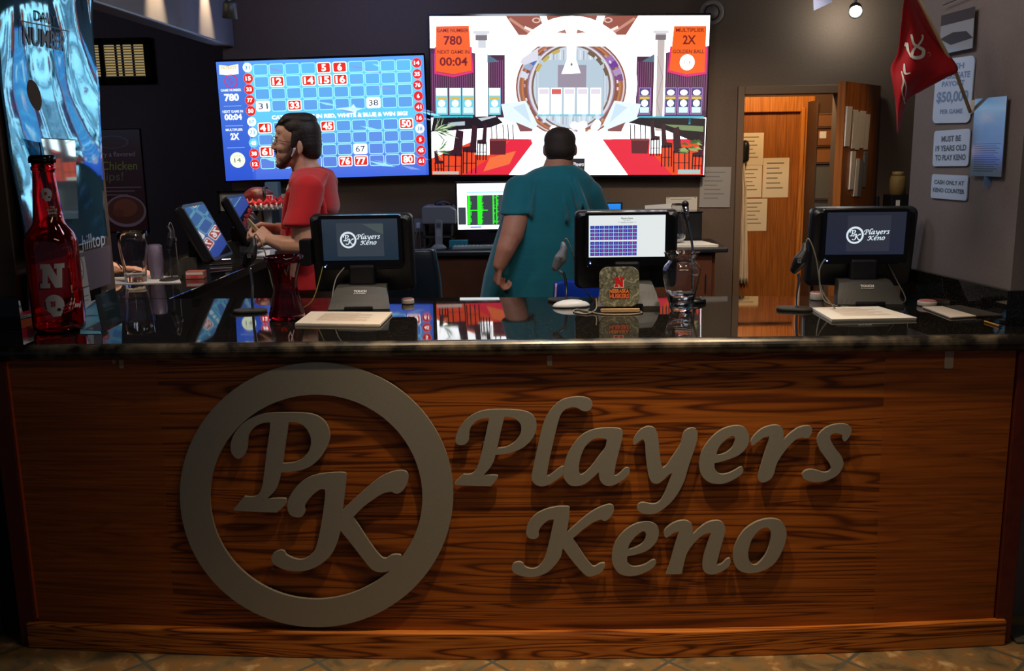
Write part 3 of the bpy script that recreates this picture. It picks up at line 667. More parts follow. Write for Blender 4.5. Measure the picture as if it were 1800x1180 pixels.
# tape stubs hanging from under the counter lip
for i, (px, w_, h_, lab) in enumerate(((200, 8, 18, 'short rounded tape stub, leftmost under the counter lip'), (213, 10, 26, 'longer tape stub beside the shorter leftmost one under the counter lip'), (966, 9, 22, 'pale tape stub hanging above the word at the counter middle'), (1668, 14, 26, 'crumpled tape stub hanging under the right end of the counter lip'))):
    a = panel_pt(px-w_/2, 622, .002); b = panel_pt(px+w_/2, 622+h_, .002); bm = NB()
    Mx = Matrix.Translation((0, 0, 0)); pts = rr(b.x-a.x, a.z-b.z+.02, .006, 4, (a.x+b.x)/2, (a.z+b.z+.02)/2)
    vs = [bm.verts.new((x, PY-.003+bowy(x, z), z)) for x, z in pts]; v2 = [bm.verts.new((v.co.x, v.co.y+.0015, v.co.z)) for v in vs]
    bm.faces.new(vs); bm.faces.new(v2[::-1])
    for k in range(len(vs)): bm.faces.new((vs[k], vs[(k+1) % len(vs)], v2[(k+1) % len(vs)], v2[k]))
    obj('tape_stub', bm, pm('masking_tape', rgb(170, 150, 130), .7), label=lab, cat='tape', group='tape stubs under the counter lip')

# ================================================================== THE TWO BIG SCREENS
def tv_case(name, lab, c, w_, h_, roll, tilt=0):
    t = thing(name, lab, 'television', c); t.rotation_euler = (tilt, roll, 0)
    obj('case', prism(NB(), rr(w_+.012, h_+.026, .005, 3), .045), BLK, t, bevel=.004, loc=(0, .003, 0))
    obj('bezel', (lambda b: [box(b, -w_/2-.006, w_/2+.006, -.004, .004, h_/2, h_/2+.014), box(b, -w_/2-.006, w_/2+.006, -.004, .004, -h_/2-.014, -h_/2), box(b, -w_/2-.006, -w_/2, -.004, .004, -h_/2, h_/2), box(b, w_/2, w_/2+.006, -.004, .004, -h_/2, h_/2)][0])(NB()), BLKG, t)
    obj('wall_mount', box(NB(), -.2, .2, .05, 6.6-c[1]-.002, -.12, .12), BLK, t)
    return t
# keno board: 1800x1080 drawing frame
TW, TH_ = 1.361, .767
t1 = tv_case('keno_board_screen', 'large blue wall television with the grid of keno numbers', (-1.392, 6.5, 1.90), TW, TH_, R(-.8))
pc = Pic(0, 0, 1000, 560, TW, TH_, .0006)
SKY = (86, 178, 232)
pc.rect(0, 0, 1000, 560, (84, 150, 232), 0, (52, 84, 196))
pc.rect(150, 20, 985, 300, (96, 200, 240), 1, (92, 186, 238))
pc.rect(150, 300, 985, 470, (92, 186, 238), 1, (84, 112, 206))
pc.rect(150, 470, 985, 560, (84, 112, 206), 1, (60, 96, 205))
pc.rect(0, 0, 136, 560, (74, 118, 206), 1, (40, 76, 190))
rnd = random.Random(3)
for k in range(26):
    x, y = rnd.uniform(160, 960), rnd.uniform(20, 520); L_ = rnd.uniform(40, 150); h = rnd.uniform(3, 8)
    c = (122, 150, 214) if rnd.random() < .6 else (140, 214, 246)
    pc.poly([(x, y), (x+L_*.6, y-h*.2+L_*.12), (x+L_, y+L_*.25), (x+L_*.5, y+h+L_*.14)], c, None, 2)
pc.poly([(566, 232), (640, 228), (650, 214), (662, 232), (700, 236), (664, 246), (660, 262), (640, 248)], (200, 232, 244), None, 2)
def kx(c): return 176+c*76.6
def ky(r): return (16+r*56.5) if r < 4 else (16+4*56.5+46+(r-4)*56.2)
RED = {5, 6, 12, 14, 15, 16, 33, 41, 45, 50, 61, 76, 77, 80}; WHT = {31, 38, 67}
for r in range(8):
    for c in range(10):
        n = r*10+c+1; x, y = kx(c), ky(r)
        if n in RED or n in WHT:
            pc.rrect(x+2, y+1, x+70, y+51, 9, (252, 252, 252), 3)
            if n in RED: pc.rrect(x+6, y+5, x+66, y+47, 6, (214, 40, 22), 4)
            pc.text(str(n), x+36, y+26, 29 if n in RED else 27, (255, 255, 255) if n in RED else (14, 50, 74), 5, wd=(46 if n > 9 else 22), bold=.034 if n in RED else .008)
        else:
            q = max(0, min(1, (r+.5+.25*math.sin(c*1.3+r))/8)); b_ = (92, 178, 226); g_ = (88, 118, 206)
            pc.rrect(x+2, y+1, x+72, y+52, 9, tuple(int(b_[i]*(1-q)+g_[i]*q) for i in range(3)), 1.5)
            pc.frame(x+1, y, x+73, y+53, 10, 3.6, (158, 236, 255), 3)
pc.text('CATCH 9 SPOTS IN RED, WHITE & BLUE & WIN BIG!', 580, 266, 17, (240, 250, 255), 4, wd=660, bold=.04)
LB_ = ['31', '15', '33', '77', '50', '67', '73', '45', '38', '12']; LC = 'wrrrrwwcrr'
for k, (t, cc) in enumerate(zip(LB_, LC)):
    y = 30+k*50.5; col = {'w': (238, 250, 255), 'r': (216, 36, 30), 'c': (110, 200, 240)}[cc]
    if cc == 'r': pc.ell(150, y, 24, 24, (240, 120, 110), 3)
    pc.ell(150, y, 22, 22, col, 4); pc.text(t, 150, y, 17, (90, 170, 200) if cc == 'w' else (255, 255, 255), 5, wd=26, bold=.03)
for k, (t, cc) in enumerate(zip(['14', '35', '76', '6', '41', '16', '38', '5', '45', '61'], 'rrrrrrwrrr')):
    y = 34+k*51; col = (238, 250, 255) if cc == 'w' else (216, 30, 34)
    pc.ell(966, y, 23, 23, (240, 140, 140), 3); pc.ell(966, y, 21.5, 21.5, col, 4); pc.text(t, 966, y, 17, (60, 120, 150) if cc == 'w' else (255, 240, 240), 5, wd=26 if len(t) > 1 else 13, bold=.03)
pc.poly([(14, 14), (60, 20), (108, 12), (106, 58), (60, 64), (12, 58)], (226, 236, 240), None, 3)
pc.text('PATRIOT', 60, 28, 14, (214, 190, 120), 4, wd=78, bold=.03); pc.text('SUPREME', 60, 47, 12, (250, 250, 250), 4, wd=78, bold=.03)
pc.ell(66, 92, 33, 33, (208, 30, 90), 3, ring=.15); logo(pc, 64+90*.0, 92, 1, (208, 30, 90), 4) if False else None
k = 52/480
for n in ('P_ring', 'K_ring'):
    o_, h_ = OUT[n]; f = lambda P: [(66+(x-557)*k, 92+(y-870)*k) for x, y in P]
    pc.poly(f(o_[::3]), (150, 60, 150), f(h_[::3]) if h_ else None, 4)
for t, y, h, wd, b in (('GAME NUMBER', 132, 11, 100, .03), ('780', 166, 30, 72, .05), ('NEXT GAME IN', 232, 11, 100, .03), ('00:04', 258, 25, 86, .05), ('MULTIPLIER', 318, 11, 84, .03), ('2X', 350, 28, 44, .05)):
    pc.text(t, 62, y, h, (226, 238, 255), 4, wd=wd, bold=b)
for y in (205, 298, 402): pc.rect(20, y, 106, y+2.5, (150, 180, 240), 3)
pc.rect(136, 300, 139, 520, (130, 170, 240), 3)
pc.ell(66, 462, 37, 37, (232, 240, 214), 3); pc.text('GOLDEN', 66, 443, 7, (150, 180, 150), 4); pc.text('14', 66, 463, 20, (22, 60, 40), 4, wd=32)
o = pc.build('screen_picture', TVA, t1, Matrix.Translation((0, -.0005, 0)), boost=1.5)
# casino scene: drawn in a 1800x1087 frame
TW2, TH2 = 1.80, 1.008
t2 = tv_case('casino_screen', 'largest wall television showing a bright casino hall with a glass ball drum', (.222, 6.5, 2.016), TW2, TH2, R(.9))
pc = Pic(45, 65, 1705, 1005, TW2, TH2, .0006)
W_ = (255, 255, 255); pc.rect(45, 65, 1705, 1005, (250, 252, 255), 0)
PUR_, BRN = (72, 38, 62), (126, 62, 58)
for x0, x1, y0 in ((45, 315, 250), (390, 492, 290), (1280, 1384, 300), (1452, 1705, 230)):
    pc.rect(x0, y0, x1, 660, PUR_, 1)
    x = x0+10
    while x < x1-6: pc.rect(x, y0+30, x+3, 620, (150, 84, 136), 2); x += 13
pc.poly([(45, 65), (500, 65), (560, 175), (640, 250), (390, 290), (45, 240)], W_, None, 2)
pc.poly([(1290, 65), (1705, 65), (1705, 240), (1380, 290), (1150, 250), (1230, 175)], W_, None, 2)
pc.poly([(388, 286), (460, 330), (388, 334)], (84, 110, 130), None, 3); pc.poly([(1384, 286), (1310, 330), (1384, 334)], (84, 110, 130), None, 3)
pc.rect(45, 180, 84, 235, (180, 200, 220), 2); pc.rect(1686, 130, 1705, 215, (190, 200, 230), 2)
# ceiling coffers
pc.poly([(498, 65), (1282, 65), (1212, 175), (575, 175)], (150, 84, 70), None, 2)
for a, b in (((520, 80), (640, 160)), ((1140, 160), (1262, 80))): pc.line([a, b], 16, (196, 140, 120), 3)
for cx, sg in ((890, 1),): pc.ell(cx, 215, 250, 150, W_, 4)
pc.ell(680, 90, 26, 16, (220, 180, 170), 4, ring=.4); pc.ell(1105, 90, 26, 16, (220, 180, 170), 4, ring=.4)
pc.poly([(700, 66), (740, 66), (752, 110), (718, 118)], W_, None, 5); pc.poly([(1040, 66), (1086, 66), (1070, 118), (1030, 106)], W_, None, 5)
pc.line([(610, 130), (680, 160)], 16, (240, 226, 220), 5); pc.line([(1165, 130), (1090, 165)], 16, (240, 226, 220), 5)
pc.poly([(800, 160), (850, 143), (862, 168)], (170, 116, 100), None, 6); pc.poly([(975, 160), (925, 143), (915, 168)], (170, 116, 100), None, 6)
# drum
pc.ell(890, 470, 372, 372, W_, 5, n=48)
for cx in (0,):
    pc.ell(890, 480, 332, 300, (140, 80, 66), 6, n=48); pc.ell(890, 480, 322, 290, (206, 196, 206), 7, n=48); pc.ell(890, 480, 312, 282, (158, 98, 70), 8, n=48); pc.ell(890, 480, 298, 274, (190, 120, 70), 8.3, n=48); pc.ell(890, 480, 286, 268, (140, 84, 66), 8.6, n=48)
    pc.ell(890, 480, 262, 262, (150, 128, 160), 9, n=48); pc.ell(890, 480, 254, 258, (216, 210, 216), 10, n=48)
    pc.ell(890, 480, 238, 250, (120, 96, 84), 11, n=48); pc.ell(890, 482, 226, 240, (196, 208, 220), 12, n=48)
for k in range(22):
    x = 680+k*20; hh = 225*math.sqrt(max(0, 1-((x-890)/226)**2)); pc.rect(x, 482-hh, x+7, 482+hh, ((176, 190, 206), (222, 228, 234), (160, 160, 172))[k % 3], 12.3)
pc.poly([(566, 330), (690, 250), (690, 320), (610, 350)], (214, 214, 226), None, 12)
for a, cl in ((192, (206, 214, 226)), (204, (150, 170, 200)), (212, (70, 110, 180)), (220, (190, 200, 214)), (318, (150, 110, 176)), (326, (110, 60, 150)), (336, (170, 140, 186)), (344, (120, 76, 130))): pc.arc(890, 480, 314, 284, a, a+8, 46, cl, 11, 4)
for a in range(0, 360, 9):
    if 60 < a < 120 or 240 < a < 300: continue
    pc.arc(890, 480, 284, 268, a, a+4, 10, ((226, 216, 220), (120, 84, 76), (170, 150, 160))[a//9 % 3], 11.2, 2)
pc.rect(695, 320, 1085, 650, (178, 196, 210), 13); pc.rect(810, 350, 980, 480, (150, 140, 156), 14)
for a in (205, 222, 240): pc.arc(890, 482, 236, 238, a, a+12, 20, (190, 170, 90), 14, 4)
for a in (296, 312, 330): pc.arc(890, 482, 236, 238, a, a+12, 20, (110, 90, 70), 14, 4)
for k, x in enumerate((695, 770, 848, 928, 1006)):
    pc.rect(x, 485, x+64, 640, (238, 246, 250), 15); pc.rect(x+3, 490, x+61, 522, (212, 96, 90) if k == 1 else (224, 214, 230), 16); pc.ell(x+32, 580, 18, 26, (250, 252, 255), 16)
pc.rect(685, 640, 1088, 652, (120, 196, 214), 16)
for x in (730, 810, 890, 970, 1050): pc.poly([(x-14, 640), (x+14, 640), (x+8, 690), (x-8, 690)], (206, 226, 236), None, 16)
# white hoop with numbers and the clamp
pc.arc(890, 470, 395, 400, 152, 388, 62, W_, 17, 40)
pc.rect(640, 175, 1150, 242, W_, 18); pc.rect(862, 120, 918, 330, W_, 18); pc.poly([(862, 320), (918, 320), (945, 398), (832, 402)], W_, None, 18); pc.poly([(882, 345), (892, 335), (900, 348), (890, 360)], (120, 120, 130), None, 19)
nums = ['2', '80', '42', '73', '67', '50', '77', '33', '15', '31', '14', '5', '76', '6', '41', '16', '38', '5', '45', '9']
for k, t in enumerate(nums):
    a = R(168+k*204/19); pc.text(t, 890+365*math.cos(a), 468+368*math.sin(a), 19, (120, 170, 190), 20, bold=-.005)
pc.poly([(470, 580), (620, 560), (690, 700), (670, 745), (490, 670)], (226, 240, 250), None, 18); pc.poly([(1310, 580), (1150, 560), (1085, 700), (1110, 745), (1285, 670)], (226, 240, 250), None, 18)
pc.poly([(540, 600), (612, 575), (650, 690)], (200, 222, 238), None, 19); pc.poly([(1230, 600), (1160, 575), (1125, 690)], (200, 222, 238), None, 19)
pc.poly([(560, 688), (660, 730), (660, 742), (585, 745)], (130, 80, 80), None, 19); pc.poly([(1220, 688), (1115, 730), (1115, 742), (1195, 745)], (130, 80, 80), None, 19)
pc.rect(640, 745, 1140, 790, W_, 19)
rnd = random.Random(5)
for k in range(26):
    x, y = rnd.uniform(670, 1060), rnd.uniform(695, 790) if k < 20 else rnd.uniform(780, 800)
    pc.ell(x, y, 24, 24, (226, 232, 238), 20+k % 3, ring=.08); pc.ell(x, y, 22, 22, W_, 20+k % 3); pc.text(str(rnd.randint(1, 80)), x, y, 14, (110, 120, 130), 23)
# columns
for x0, x1, c in ((318, 388, (206, 210, 218)), (1386, 1450, (190, 178, 176))):
    pc.rect(x0, 165, x1, 740, c, 8); pc.rect(x0-14, 150, x1+14, 168, (214, 214, 220), 9); pc.rect(x0, 176, x1, 205, (120, 110, 116), 9)
    pc.rect(x0, 205, x0+14, 740, (240, 240, 244), 9); pc.rect(x1-8, 205, x1, 740, (240, 240, 244), 9)
pc.rect(318, 250, 388, 740, (238, 240, 248), 9)
pc.line([(1400, 300), (1436, 420), (1404, 560), (1440, 690)], 4, (160, 146, 146), 10)
pc.rect(310, 740, 398, 884, W_, 9); pc.rect(1370, 740, 1445, 876, W_, 9)
for x in range(316, 392, 10): pc.rect(x, 760, x+4, 860, (180, 190, 205), 10)
# carpet
CR, CO = (226, 38, 62), (232, 70, 30)
pc.poly([(680, 788), (330, 788), (45, 905), (45, 1005), (516, 1005)], CR, None, 6)
pc.poly([(1082, 788), (1700, 788), (1700, 1005), (1242, 1005)], CR, None, 6)
pc.poly([(330, 788), (520, 800), (440, 880), (240, 1005), (45, 1005), (45, 905)], CO, None, 7)
pc.poly([(1430, 800), (1690, 820), (1690, 1005), (1510, 1005), (1380, 870)], CO, None, 7)
pc.poly([(400, 900), (560, 860), (520, 940), (360, 985)], (238, 110, 60), None, 8)
# slot machines
def slot(x0, x1, hl, l=11):
    pc.rect(x0-4, 483, x1+4, 642, hl, l); pc.rect(x0, 487, x1, 528, (246, 252, 255) if hl[2] > 200 and hl[0] < 150 else (70, 66, 120), l+1)
    pc.ell((x0+x1)/2, 512, 22, 16, (250, 252, 255), l+2); pc.rect(x0, 532, x1, 638, (120, 206, 226) if hl[0] < 150 else (60, 70, 110), l+1)
    pc.rect(x0+2, 536, x1-2, 552, (216, 180, 80), l+2); pc.ell((x0+x1)/2, 575, 20, 20, (246, 250, 250), l+2); pc.rect(x0+4, 598, x1-4, 632, (214, 240, 244), l+2)
for x in (79, 161, 239, 399): slot(x, x+64, (120, 220, 240))
for x in (1301, 1456, 1534, 1611): slot(x, x+62, (176, 130, 210))
pc.rect(60, 648, 300, 662, (60, 180, 200), 12); pc.rect(1296, 652, 1690, 664, (60, 180, 200), 12); pc.rect(1600, 660, 1612, 700, (60, 180, 200), 12)
# tables, stools, planters, palms
DK = (26, 14, 22)
pc.poly([(60, 662), (440, 650), (480, 690), (400, 720), (45, 745)], DK, None, 12); pc.poly([(1235, 690), (1300, 660), (1700, 665), (1700, 830), (1450, 730)], DK, None, 12)
pc.poly([(150, 690), (250, 682), (250, 706), (140, 712)], (176, 190, 196), None, 13); pc.poly([(330, 664), (436, 648), (440, 656), (350, 680)], (190, 200, 206), None, 13)
pc.poly([(1450, 700), (1690, 712), (1690, 745), (1560, 735)], (120, 140, 96), None, 13)
def stool(x, y, w, h, l=14, flip=1):
    pc.poly([(x, y), (x+w*.34*flip, y-h*.04), (x+w*.5*flip, y+h*.42), (x+w*1.0*flip, y+h*.44), (x+w*.98*flip, y+h*.54), (x+w*.1*flip, y+h*.56)], (52, 20, 32), None, l)
    for q in (.1, .38, .7, .94): pc.line([(x+w*q*flip, y+h*.5), (x+w*(q+.03)*flip, y+h)], 7, DK, l)
    pc.line([(x+w*.1*flip, y+h*.78), (x+w*.95*flip, y+h*.78)], 4, DK, l)
stool(385, 700, -62, 215); stool(326, 712, -92, 285, 15); stool(242, 742, -130, 270, 16); stool(60, 860, 60, 140, 16)
stool(1370, 680, 60, 210); stool(1436, 700, 70, 255, 15); stool(1505, 725, 110, 265, 16); stool(1698, 770, -70, 230, 16)
for x in (410, 440, 480, 510, 540, 1250, 1275, 1310, 1340): pc.line([(x, 700), (x+4, 790)], 6, DK, 13)
pc.poly([(400, 790), (500, 790), (496, 882), (402, 882)], (92, 30, 38), None, 14); pc.rect(400, 786, 502, 800, (140, 60, 60), 15)
pc.poly([(1257, 790), (1366, 790), (1358, 876), (1262, 874)], (92, 30, 38), None, 14); pc.rect(1256, 786, 1366, 798, (140, 60, 60), 15)
rnd = random.Random(9)
for k in range(34):
    a = R(rnd.uniform(-100, 60)); L_ = rnd.uniform(60, 140); x, y = 60+rnd.uniform(0, 40), rnd.choice((740, 860))
    ex, ey = x+L_*math.cos(a), y+L_*math.sin(a)*.8; g = rnd.choice(((40, 84, 50), (150, 176, 130), (84, 120, 70), (206, 216, 180)))
    pc.poly([(x, y), ((x+ex)/2, (y+ey)/2-8), (ex, ey), ((x+ex)/2, (y+ey)/2+3)], g, None, 18+k % 2)
for k in range(14):
    x, y = rnd.uniform(1540, 1640), rnd.uniform(800, 880); pc.poly([(x, y), (x+36, y-12), (x+60, y+8)], rnd.choice(((70, 96, 50), (150, 170, 100))), None, 18)
pc.rect(50, 984, 210, 1003, (190, 180, 170), 18); pc.rect(1545, 972, 1680, 1000, (170, 190, 190), 18)
# banners
ORG = (238, 96, 26)
def fringe(P, c, l):
    for (x0, y0), (x1, y1) in zip(P, P[1:]):
        n = int(math.hypot(x1-x0, y1-y0)/9)
        for k in range(n+1): pc.ell(x0+(x1-x0)*k/n, y0+(y1-y0)*k/n, 7, 8, c, l, 6)
fringe([(80, 250), (75, 395), (185, 414), (298, 388), (290, 250)], (222, 50, 120), 19)
pc.poly([(84, 124), (280, 122), (294, 382), (186, 404), (78, 386)], ORG, None, 20)
fringe([(1480, 250), (1470, 388), (1580, 414), (1688, 398), (1690, 250)], (222, 50, 120), 19)
pc.poly([(1494, 127), (1684, 127), (1684, 392), (1578, 406), (1474, 382)], ORG, None, 20)
MR = (120, 16, 16)
for t, x, y, h, wd in (('GAME NUMBER', 182, 148, 20, 188), ('780', 183, 206, 48, 108), ('NEXT GAME IN', 186, 273, 20, 190), ('00:04', 186, 329, 46, 166), ('MULTIPLIER', 1589, 150, 20, 166), ('2X', 1586, 206, 48, 76), ('GOLDEN BALL', 1584, 273, 20, 186)):
    pc.text(t, x, y, h, MR, 22, wd=wd, bold=.02 if h > 30 else .012)
pc.ell(1578, 336, 44, 46, W_, 22); pc.text('14', 1579, 337, 20, (90, 150, 130), 23, wd=40)
pc.rect(900, 905, 978, 990, (40, 36, 40), 20); pc.text('Players', 940, 940, 22, (230, 230, 230), 21, wd=66, bold=.02, shear=.25); pc.text('Keno', 935, 968, 20, (230, 230, 230), 21, wd=54, bold=.02, shear=.25)
pc.build('screen_picture', TVB, t2, Matrix.Translation((0, -.0005, 0)), boost=2.4)

# ================================================================== POINT OF SALE TERMINALS
def cable(name, P, r, mat, parent, **kw): return obj(name, tube(NB(), P, r, 8, smoothn=8), mat, parent, True, **kw)
def terminal(loc, rz, lab, content, tilt=10, dispx=0, front=True, grp='touch terminals', bw=.405):
    t = thing('touch_terminal', lab, 'point of sale terminal', (loc[0], loc[1], ZT), rz, grp)
    # base: wedge with sloping curved front
    bm = NB(); secs = [(0, .000, .120, .0), (.0, .012, .120, .0), (.022, .030, .116, .004), (.045, .055, .110, .006), (.075, .083, .100, .004), (.10, .092, .097, 0), (.16, .092, .095, 0)]
    rows = []
    for y, z, hw, bow in secs:
        rows.append([bm.verts.new((-hw+2*hw*k/12, y, z+bow*(1-((k-6)/6)**2)*1.8)) for k in range(13)])
    low = [[bm.verts.new((v.co.x*1.0, v.co.y, 0)) for v in r] for r in rows[1:]]
    for a, b in zip(rows, rows[1:]):
        for k in range(12): bm.faces.new((a[k], a[k+1], b[k+1], b[k]))
    lows = [rows[0]]+low
    for i in range(len(rows)-1):
        for k in (0, 12):
            q = [rows[i][k], rows[i+1][k], lows[i+1][k], lows[i][k]]; q2 = []
            for v in q:
                if v not in q2: q2.append(v)
            if len(q2) > 2: bm.faces.new(q2)
    bm.faces.new(rows[-1]+low[-1][::-1])
    obj('base', bm, GREYP, t, smooth=False)
    bm = NB(); prism(bm, rr(.11, .014, .005, 3, 0, .016), .01, Matrix.Translation((0, -.008, 0)))
    obj('base_handle', bm, BLK, t, bevel=.002)
    pc = Pic(-60, -12, 60, 12, .12, .024, .0003)
    pc.text('TOUCH', 0, -3, 10, (214, 210, 200), 1, wd=50, bold=.05); pc.text('DYNAMIC', 0, 8, 4.6, (200, 196, 186), 1, wd=48, bold=.02)
    M = Matrix.Translation((0, .0492, .0725)) @ Matrix.Rotation(-math.atan2(.03, .028), 4, 'X')
    pc.build('maker_lettering', PRINT, t, M)
    # neck and main body
    obj('neck', box(NB(), -.05, .05, .10, .19, .06, .17), BLK, t, bevel=.008)
    bod = bpy.data.objects.new('monitor', bpy.data.meshes.new('monitor'))
    Mt = Matrix.Translation((0, .185, .213)) @ Matrix.Rotation(R(tilt), 4, 'X')
    prof = rr(bw, .315, .022, 6)
    bm = NB(); fr = [(x*.93, z*.93) for x, z in prof]
    rings = []
    for P, y in ((fr, -.040), ([(x*.985, z*.985) for x, z in prof], -.026), (prof, -.012), (prof, .012), ([(x*.99, z*.99) for x, z in prof], .016)):
        rings.append([bm.verts.new(Mt @ Vector((x, y, z))) for x, z in P])
    for a, b in zip(rings, rings[1:]):
        for i in range(len(a)): bm.faces.new((a[i], a[(i+1) % len(a)], b[(i+1) % len(b)], b[i]))
    bm.faces.new(rings[0]); bm.faces.new(rings[-1][::-1])
    mo = obj('monitor', bm, BLK, t)
    bm = NB(); quad(bm, [Mt @ Vector((x, .0166, z)) for x, z in ((-bw/2+.016, -.14), (bw/2-.016, -.14), (bw/2-.016, .14), (-bw/2+.016, .14))])
    obj('touch_screen', bm, TOUCHG, t)
    if front:
        Md = Matrix.Translation((dispx, .112, .258)) @ Matrix.Rotation(R(4), 4, 'X')
        bm = NB(); prism(bm, rr(.325, .215, .012, 5), .03, Md)
        obj('customer_display', bm, BLKG, t, bevel=.003)
        obj('display_bracket', box(NB(), dispx-.04, dispx+.04, .135, .165, .20, .28), BLK, t)
        pc = Pic(-148, -82, 148, 82, .296, .164, .0004); content(pc)
        pc.build('display_picture', LCDE, t, Md @ Matrix.Translation((0, -.0012, .012)))
        bm = NB(); ico(bm, (dispx-.142, .104, .166), .0022, 2); obj('power_light', bm, pm('blue_led', rgb(90, 120, 255), emit=rgb(120, 150, 255), es=14), t, label='tiny glowing blue light')
    return t
def cont_logo(pc):
    pc.rect(-148, -82, 148, 82, (40, 50, 62), 0, (24, 40, 54))
    pc.rrect(-92, -66, 92, 66, 4, (52, 60, 70), 1); pc.poly([(10, -62), (92, -62), (92, -20), (60, -34)], (70, 80, 80), None, 2)
    logo(pc, 0, 0, 158, (215, 228, 235), 4)
def cont_logo2(pc):
    pc.rect(-148, -82, 148, 82, (34, 36, 48), 0, (30, 34, 52))
    pc.rrect(-70, -70, 92, 70, 4, (44, 46, 58), 1)
    logo(pc, 8, 6, 162, (212, 226, 235), 4)
def cont_keno(pc):
    pc.rect(-148, -82, 148, 82, (226, 232, 232), 0)
    pc.text('Players Keno', 0, -70, 6, (70, 90, 70), 1, bold=.03); pc.text('K E N O', 0, -62, 5, (60, 80, 60), 1); pc.text('*** GAME CLOSED ***', 0, -54, 5, (60, 80, 60), 1)
    rnd = random.Random(2)
    for r in range(8):
        for c in range(10):
            x = -142+c*18.2; y = -42+r*14.4+(5 if r > 3 else 0)
            pc.rect(x-.8, y-.8, x+17, y+12.8, (150, 196, 226), 1); pc.rect(x, y, x+16.2, y+12, (34, 62, 160), 2); pc.text(str(r*10+c+1), x+8, y+6, 5, (214, 60, 150), 3, bold=.03)
    for r in range(4):
        for c in range(3): pc.text('.', 52+c*36, -40+r*32, 5, (190, 196, 196), 1)
T1 = terminal((-.687, 3.668), R(1), 'black terminal behind the dark red vase, its display showing the white round logo', cont_logo)
T2 = terminal((.352, 3.665), R(-1), 'black terminal behind the camouflage coaster, its display a white page with blue number buttons', cont_keno, dispx=.0)
T3 = terminal((1.262, 3.645), R(-3), 'black terminal at the right end of the counter, its display showing the white round logo', cont_logo2, dispx=.0)
TA = terminal((-1.87, 4.91), R(-90), 'black terminal seen from the side on the left wing, nearest the pint glass', None, tilt=27, front=False, bw=.32)
TB = terminal((-1.90, 5.72), R(-90), 'black terminal seen from the side on the left wing, in front of the football', None, tilt=27, front=False, bw=.32)
o = obj('card_reader', prism(NB(), rr(.045, .105, .008, 3), .06, Matrix.Translation((-.222, .12, .22))), BLK, T1, bevel=.003)
cable('cable', [(-.155, .12, .165), (-.165, .10, .12), (-.19, .06, .04), (-.24, .05, .004)], .0022, pm('olive_cable', rgb(120, 112, 40), .5), T1)
cable('cable', [(-.07, .12, .16), (-.10, .10, .12), (-.112, .07, .06), (-.112, .02, .003)], .0022, pm('pale_cable', rgb(150, 150, 140), .5), T1)
cable('cable', [(-.15, .11, .17), (-.17, .10, .12), (-.16, .04, .02), (-.08, -.01, .003), (0, -.012, .003)], .003, pm('grey_cable', rgb(110, 108, 98), .5), T3)
cable('cable', [(.09, .15, .17), (.13, .13, .09), (.155, .08, .02), (.12, .05, .003)], .0025, pm('grey_cable_thin', rgb(96, 94, 88), .5), T3)
# barcode scanners on goose necks
def scanner_stand(loc, rz, lab, hgt=.21, lean=0.0):
    t = thing('scanner_stand', lab, 'barcode scanner', (loc[0], loc[1], ZT), rz, 'barcode scanners on stands')
    bm = NB(); prism(bm, rr(.13, .075, .035, 8), .012, Matrix.Rotation(R(90), 4, 'X')); obj('base', bm, GREYP, t, bevel=.004, loc=(-.01, 0, .012-.012))
    obj('neck', tube(NB(), [(0, 0, .01), (0, 0, .06), (.004+lean*.4, 0, .11), (lean, 0, hgt-.05)], .0055, 10, smoothn=6), CHROME, t, True)
    bm = NB(); chain(bm, [((lean-.022, -.01, hgt-.035), (.02, .026, .026)), ((lean+.002, -.018, hgt+.01), (.033, .026, .034)), ((lean+.02, -.005, hgt+.055), (.02, .02, .02)), ((lean+.02, .01, hgt+.085), (.014, .016, .02))])
    hd = blob('scanner_head', bm, BLK, None, .003, 3); hd.parent = t
    for q in hd.data.vertices: q.co = Vector((lean+(q.co.x-lean)*.8+.004, q.co.y*.8, (hgt-.03)+(q.co.z-hgt+.03)*.72))
    pc = Pic(-15, -15, 15, 15, .03, .03); pc.rrect(-9, -10, 9, 10, 2, (120, 116, 110), 1); pc.rect(-6, -6, 6, -1, (60, 60, 60), 2); pc.rect(-6, 2, 6, 4, (60, 60, 60), 2)
    pc.build('scanner_label', PRINT, t, Matrix.Translation((lean+.005, -.037, hgt+.0))@Matrix.Scale(.75, 4))
    cable('cable', [(lean+.018, .01, hgt+.05), (lean+.032, .0, hgt+.078), (lean+.06, 0, hgt+.01), (lean+.085, .01, .08), (lean+.14, .02, .004)], .0025, pm('grey_coil', rgb(128, 124, 112), .4), t)
    return t
scanner_stand((-1.108, 3.70), R(8), 'scanner on a stand beside the dark red vase', .225)
scanner_stand((.975, 3.60), R(-20), 'scanner on a stand at the left side of the rightmost terminal', .19)
S3 = scanner_stand((.12, 3.88), R(5), 'grey handheld scanner leaning out left of the middle terminal', .175, -.03)
for ch in S3.children:
    if ch.name.startswith('scanner_head'): ch.data.materials[0] = GREYPL
scanner_stand((-1.785, 4.66), R(80), 'scanner on a stand on the left wing behind the pint glass', .2)

